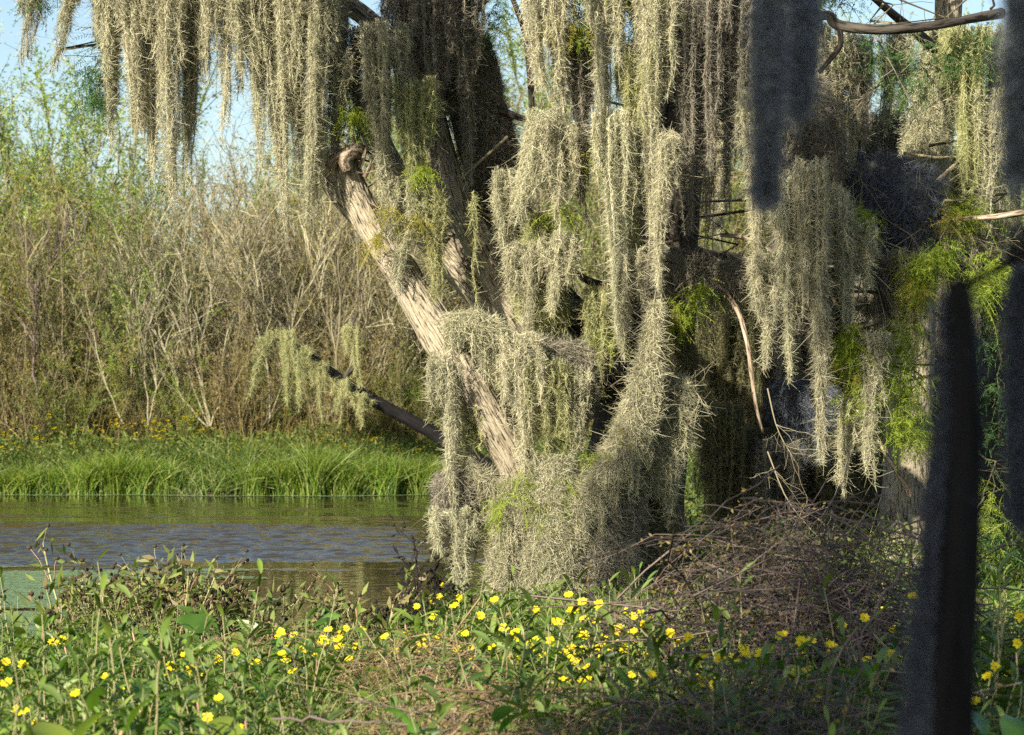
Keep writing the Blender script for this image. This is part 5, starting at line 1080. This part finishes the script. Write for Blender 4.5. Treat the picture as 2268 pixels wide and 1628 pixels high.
# undergrowth: small leaves everywhere, straw litter
n = 260000
y = 7.5 + 14.5 * rng.random(n) ** 0.85; x = rng.uniform(-1, 1, n) * (0.21 * y + 0.6); ok = y < shore(x) + 0.15; x, y = x[ok], y[ok]
clump = fnoise(np.stack([x, y, 0 * x], -1), 0.9, 41, 3)
hmax = np.clip(0.15 + 0.10 * clump, 0.04, 0.32) * np.clip((shore(x) + 0.3 - y) / 1.0, 0.25, 1)
z = gz(x, y) + hmax * rng.random(len(x)) ** 0.7
pp = np.stack([x, y, z], -1); pth = np.stack([pp, pp + rng.normal(size=(len(x), 3)) * 0.02], 1)
straw_zone = np.exp(-((x / y * F + CX - 960) / 330) ** 2) * (y < 16.5)
keep = rng.random(len(x)) > 0.70 * straw_zone
pth = pth[keep]
m_ = len(pth)
tag(obj('undergrowth', mesh('undergrowth', [leaf_quads(pth, int(m_ * 0.75), 0, 1, 0.032, 0.015, rng, 0.0, 0.0, 1.5)], M['small'])), 'dense low cover of small yellowish green leaves over the near bank', 'undergrowth', kind='stuff')
# thin grass and leaf blades mixed in
n = 26000; y = 8 + 13 * rng.random(n); x = rng.uniform(-1, 1, n) * (0.21 * y + 0.5); ok = y < shore(x); x, y = x[ok], y[ok]
hh = rng.uniform(0.15, 0.42, len(x)) * np.clip((shore(x) + 0.3 - y) / 0.8, 0.4, 1)
tag(obj('bank_grass', mesh('bank_grass', grass_mesh(x, y, hh, 0.007, rng, '', 0.35), M['grass'])), 'thin grass blades mixed through the near bank plants', 'grass', kind='stuff')

def tangle(n, c, rad, L_, rng, r=0.003, flat=0.6, K=7, bend=0.9, hmax=None):
    """arching stems inside a dome"""
    u = nrm(rng.normal(size=(n, 3))) * (rng.random((n, 1)) ** 0.45); u[:, 2] = np.abs(u[:, 2])
    b = np.array(c) + u * np.array(rad)
    d = nrm(rng.normal(size=(n, 3)) * [1, 1, flat]); l = L_ * rng.uniform(0.3, 1.3, n)
    s = np.linspace(-0.5, 0.5, K)[None, :, None]
    p = b[:, None] + d[:, None] * l[:, None, None] * s
    cv = rng.normal(size=(n, 1, 3)) * bend; cv[..., 2] = -np.abs(cv[..., 2])
    p = p + cv * l[:, None, None] * (s ** 2) + rng.normal(size=(n, K, 3)) * 0.02 * l[:, None, None]
    return p, r * rng.uniform(0.5, 1.6, (n, 1)) * np.linspace(1, 0.5, K)[None]
def tangle_thing(name, label, cat, specs, mat, group, leafmat=None, nleaf=0, arcs=0, seed=1):
    rg = np.random.default_rng(seed); t = thing(name, label, cat, (0, 0, 0), group); pr = []; lf = []
    for (c, rad, n, L_, r) in specs:
        p, rr = tangle(n, c, rad, L_, rg, r); pr.append(tubes(p, rr, 3, rg)); lf.append(p)
    obj('stems', mesh('stems', pr, M[mat], True), t)
    if nleaf: obj('dead_leaves', mesh('dead_leaves', [leaf_quads(p, nleaf, 0, 1, 0.03, 0.012, rg, 0.2, 0.01) for p in lf], M[leafmat]), t)
    return t
SG = 'dry brown tangles on the near bank'
tangle_thing('straw_tangle', 'wide tangle of dry tan vines across the bottom middle of the near bank', 'dry vines', [((-0.15, 12.2, 0.08), (0.75, 2.6, 0.34), 3200, 0.34, 0.0022), ((-0.1, 12.0, 0.1), (0.7, 2.4, 0.40), 160, 0.9, 0.004)], 'straw', SG, 'wl_tan', 3500, seed=401)
tangle_thing('straw_tangle', 'low tan straw tangle reaching up toward the trunk foot', 'dry vines', [((-0.45, 15.2, 0.1), (0.6, 1.7, 0.34), 1700, 0.32, 0.0022), ((-0.4, 15.2, 0.1), (0.6, 1.6, 0.38), 60, 0.8, 0.004)], 'straw', SG, 'wl_tan', 2500, seed=402)
tangle_thing('straw_tangle', 'straw tangle low on the left among the green plants', 'dry vines', [((-1.3, 16.4, 0.1), (0.9, 1.4, 0.32), 1100, 0.3, 0.0022)], 'straw', SG, 'wl_tan', 2500, seed=403)
BGp = 'shaded brambles heaped at the right'
tangle_thing('bramble_heap', 'tall dome of brownish purple brambles left of the forked sapling', 'brambles', [((1.4, 15.0, 0.15), (0.72, 0.8, 1.12), 1500, 0.5, 0.0026), ((1.25, 15.0, 0.15), (0.8, 0.8, 1.05), 120, 1.2, 0.005)], 'bramble', BGp, 'wl_tan', 3000, seed=411)
tangle_thing('bramble_heap', 'shaded bramble heap beside the sapling, reaching behind it', 'brambles', [((1.75, 14.4, 0.1), (0.6, 0.8, 1.15), 900, 0.5, 0.0026), ((1.75, 14.4, 0.1), (0.7, 0.8, 1.2), 110, 1.4, 0.005)], 'twig_dark', BGp, 'wl_tan', 800, seed=412)
tangle_thing('bramble_heap', 'dark thorny tangle along the bottom right', 'brambles', [((0.95, 11.6, 0.1), (0.8, 1.3, 0.55), 1200, 0.42, 0.0024), ((0.95, 11.6, 0.1), (0.9, 1.3, 0.6), 110, 1.2, 0.0045)], 'twig_dark', BGp, 'wl_tan', 1200, seed=413)
tangle_thing('bramble_heap', 'bare brown bramble slope running down to the trunk foot', 'brambles', [((0.8, 16.4, 0.1), (0.55, 0.9, 0.55), 900, 0.4, 0.0024)], 'bramble', BGp, 'wl_tan', 1500, seed=414)
tangle_thing('bramble_heap', 'thin bramble tangle right of the forked sapling', 'brambles', [((2.5, 14.6, 0.1), (0.5, 0.9, 0.6), 500, 0.5, 0.003)], 'bramble', BGp, 'wl_tan', 500, seed=415)
# long dark canes through the brambles
rg = np.random.default_rng(420)
for i, (a, b, c_, lab) in enumerate([((1640, 1100, 13.6), (1830, 1140, 13.4), (2060, 1200, 13.2), 'long dark cane arching over the top of the bramble dome'), ((1560, 1290, 13.2), (1790, 1345, 13.0), (2000, 1420, 12.9), 'dark cane sloping down through the middle of the brambles'),
                                     ((1500, 1380, 12.4), (1700, 1400, 12.2), (1990, 1480, 12.2), 'dark low cane crossing above the yellow flowers on the right'), ((2000, 1250, 12.8), (1900, 1420, 12.6), (1830, 1620, 12.4), 'dark cane leaning left beside the forked sapling'), ((1340, 1480, 12.2), (1390, 1560, 12.0), (1460, 1660, 11.8), 'thin dark cane leaning in the bottom middle'),
                                     ((600, 1590, 11.4), (850, 1600, 11.3), (1100, 1650, 11.2), 'dark fallen twig lying across the bottom of the straw tangle'), ((2060, 1060, 12.8), (2040, 1180, 12.8), (2090, 1350, 12.6), 'dark upright cane just left of the forked sapling')]):
    s = spline(np.array([P(*a), P(*b), P(*c_)]), 24)[None]; s = s + rg.normal(size=s.shape) * 0.006
    ch = spawn(s, 9, 0.1, 1, 0.3, 0.8, 0.1, 5, rg, 0.2)
    tag(obj('cane', mesh('cane', [tubes(s, np.linspace(0.006, 0.003, 24)[None], 5, rg), tubes(ch, 0.0018, 3, rg)], M['twig_dark'], True)), lab, 'cane', 'dark canes crossing the near bank growth')
# dark thin sedge blades against the duckweed
x = P(640, 0, 18.7)[0] + rg.normal(0, 0.22, 60); y = 18.7 + rg.normal(0, 0.1, 60)
tag(obj('sedge_tuft', mesh('sedge_tuft', grass_mesh(x, y, rg.uniform(0.25, 0.55, 60), 0.006, rg, '', 0.5, 5), M['bank'])), 'sparse dark sedge blades standing before the duckweed', 'sedge')

# lance leaved mass between the single plants
n = 15000; y = 8 + 13.5 * rng.random(n) ** 0.9; x = rng.uniform(-1, 1, n) * (0.21 * y + 0.5)
vx = x / y * F + CX; ok = (y < shore(x) - 0.05) & (rng.random(n) > np.where((vx > 620) & (y < 15.5), 0.85, 0.1)); x, y = x[ok], y[ok]; n = len(x)
hz_ = np.clip(0.24 + 0.12 * fnoise(np.stack([x, y, 0 * x], -1), 1.1, 77), 0.08, 0.5) * np.clip((shore(x) + 0.4 - y) / 1.5, 0.45, 1)
b = np.stack([x, y, gz(x, y) + hz_ * rng.random(n) ** 0.5], -1); dd = nrm(rng.normal(size=(n, 3)) * [1, 1, 0.5] + [0, 0, 0.45]); l = rng.uniform(0.07, 0.19, n)
st = np.stack([b * [1, 1, 0] + np.array([0, 0, 0.05]) + rng.normal(size=(n, 3)) * [0.04, 0.04, 0], b], 1)[::3]
o = tag(obj('marsh_leaves', mesh('marsh_leaves', blades(b, dd, np.tile([0, 0, 1.0], (n, 1)) + rng.normal(size=(n, 3)) * 0.4, l, l * 0.2, rng, rng.uniform(0.1, 0.6, n), 5, 0.35), M['herb'], True)), 'dense mass of lance shaped green leaves filling the near bank', 'leaves', kind='stuff')
obj('stalks', mesh('stalks', tubes(st, 0.0022, 3, rng), M['herb_stem']), o)
# herbs on the bank behind the cypress, right side
n = 60000; y = 21 + 14 * rng.random(n); x = rng.uniform(0.2, 8.5, n); ok = y < shore(x); x, y = x[ok], y[ok]; n = len(x)
pp = np.stack([x, y, gz(x, y) + rng.random(n) ** 0.7 * np.clip(0.5 + 0.35 * fnoise(np.stack([x, y, 0 * x], -1), 0.5, 29), 0.1, 1)], -1)
tag(obj('shaded_herbs', mesh('shaded_herbs', [leaf_quads(np.stack([pp, pp + rng.normal(size=(n, 3)) * 0.03 + [0, 0, 0.02]], 1), n, 0, 1, 0.08, 0.024, rng, 0.1, 0.02, 1.2), grass_mesh(x[:9000], y[:9000], rng.uniform(0.3, 1.0, 9000), 0.007, rng, '', 0.3)], M['bank'])), 'shaded leafy herbs on the bank behind the cypress', 'herbs', kind='stuff')
# dry weeds between the far grass and the thicket
n = 16000; x = rng.uniform(-11, 9, n); y = far_shore(x) + rng.uniform(2.2, 5.5, n); hh = rng.uniform(0.4, 1.25, n) * (1 + 0.25 * fnoise(np.stack([x, y, 0 * x], -1), 0.6, 5))
bs = np.stack([x, y, gz(x, y)], -1); d_ = nrm(rng.normal(size=(n, 3)) * 0.22 + [0, 0, 1]); p_ = paths_grow(bs, d_, hh, 5, rng, 0.15)
tag(obj('dry_weeds', mesh('dry_weeds', [ribbons(p_, 0.008, rng), leaf_quads(p_, 46000, 0.2, 1, 0.07, 0.02, rng)], M['wl_tan'])), 'brownish dry weeds between the far grass and the thicket', 'weeds', kind='stuff')

# labels shared by several things are told apart by their order from the left
ORD += ['twentieth'] + ['twenty ' + w_ for w_ in ORD[:9]] + ['thirtieth'] + ['thirty ' + w_ for w_ in ORD[:9]]
byl = {}
for o in list(bpy.data.objects):
    if o.parent is None and o.get('label') and o.get('category'): byl.setdefault(o['label'], []).append(o)
for lab, os_ in byl.items():
    if 1 < len(os_) < len(ORD):
        os_.sort(key=lambda o: o.location.x / max(o.location.y, 1))
        for k_, o in enumerate(os_):
            new = lab + ', %s such from the left' % ORD[k_]
            if len(new.split()) > 16: new = lab + ', %s from left' % ORD[k_]
            if len(new.split()) <= 16: o['label'] = new
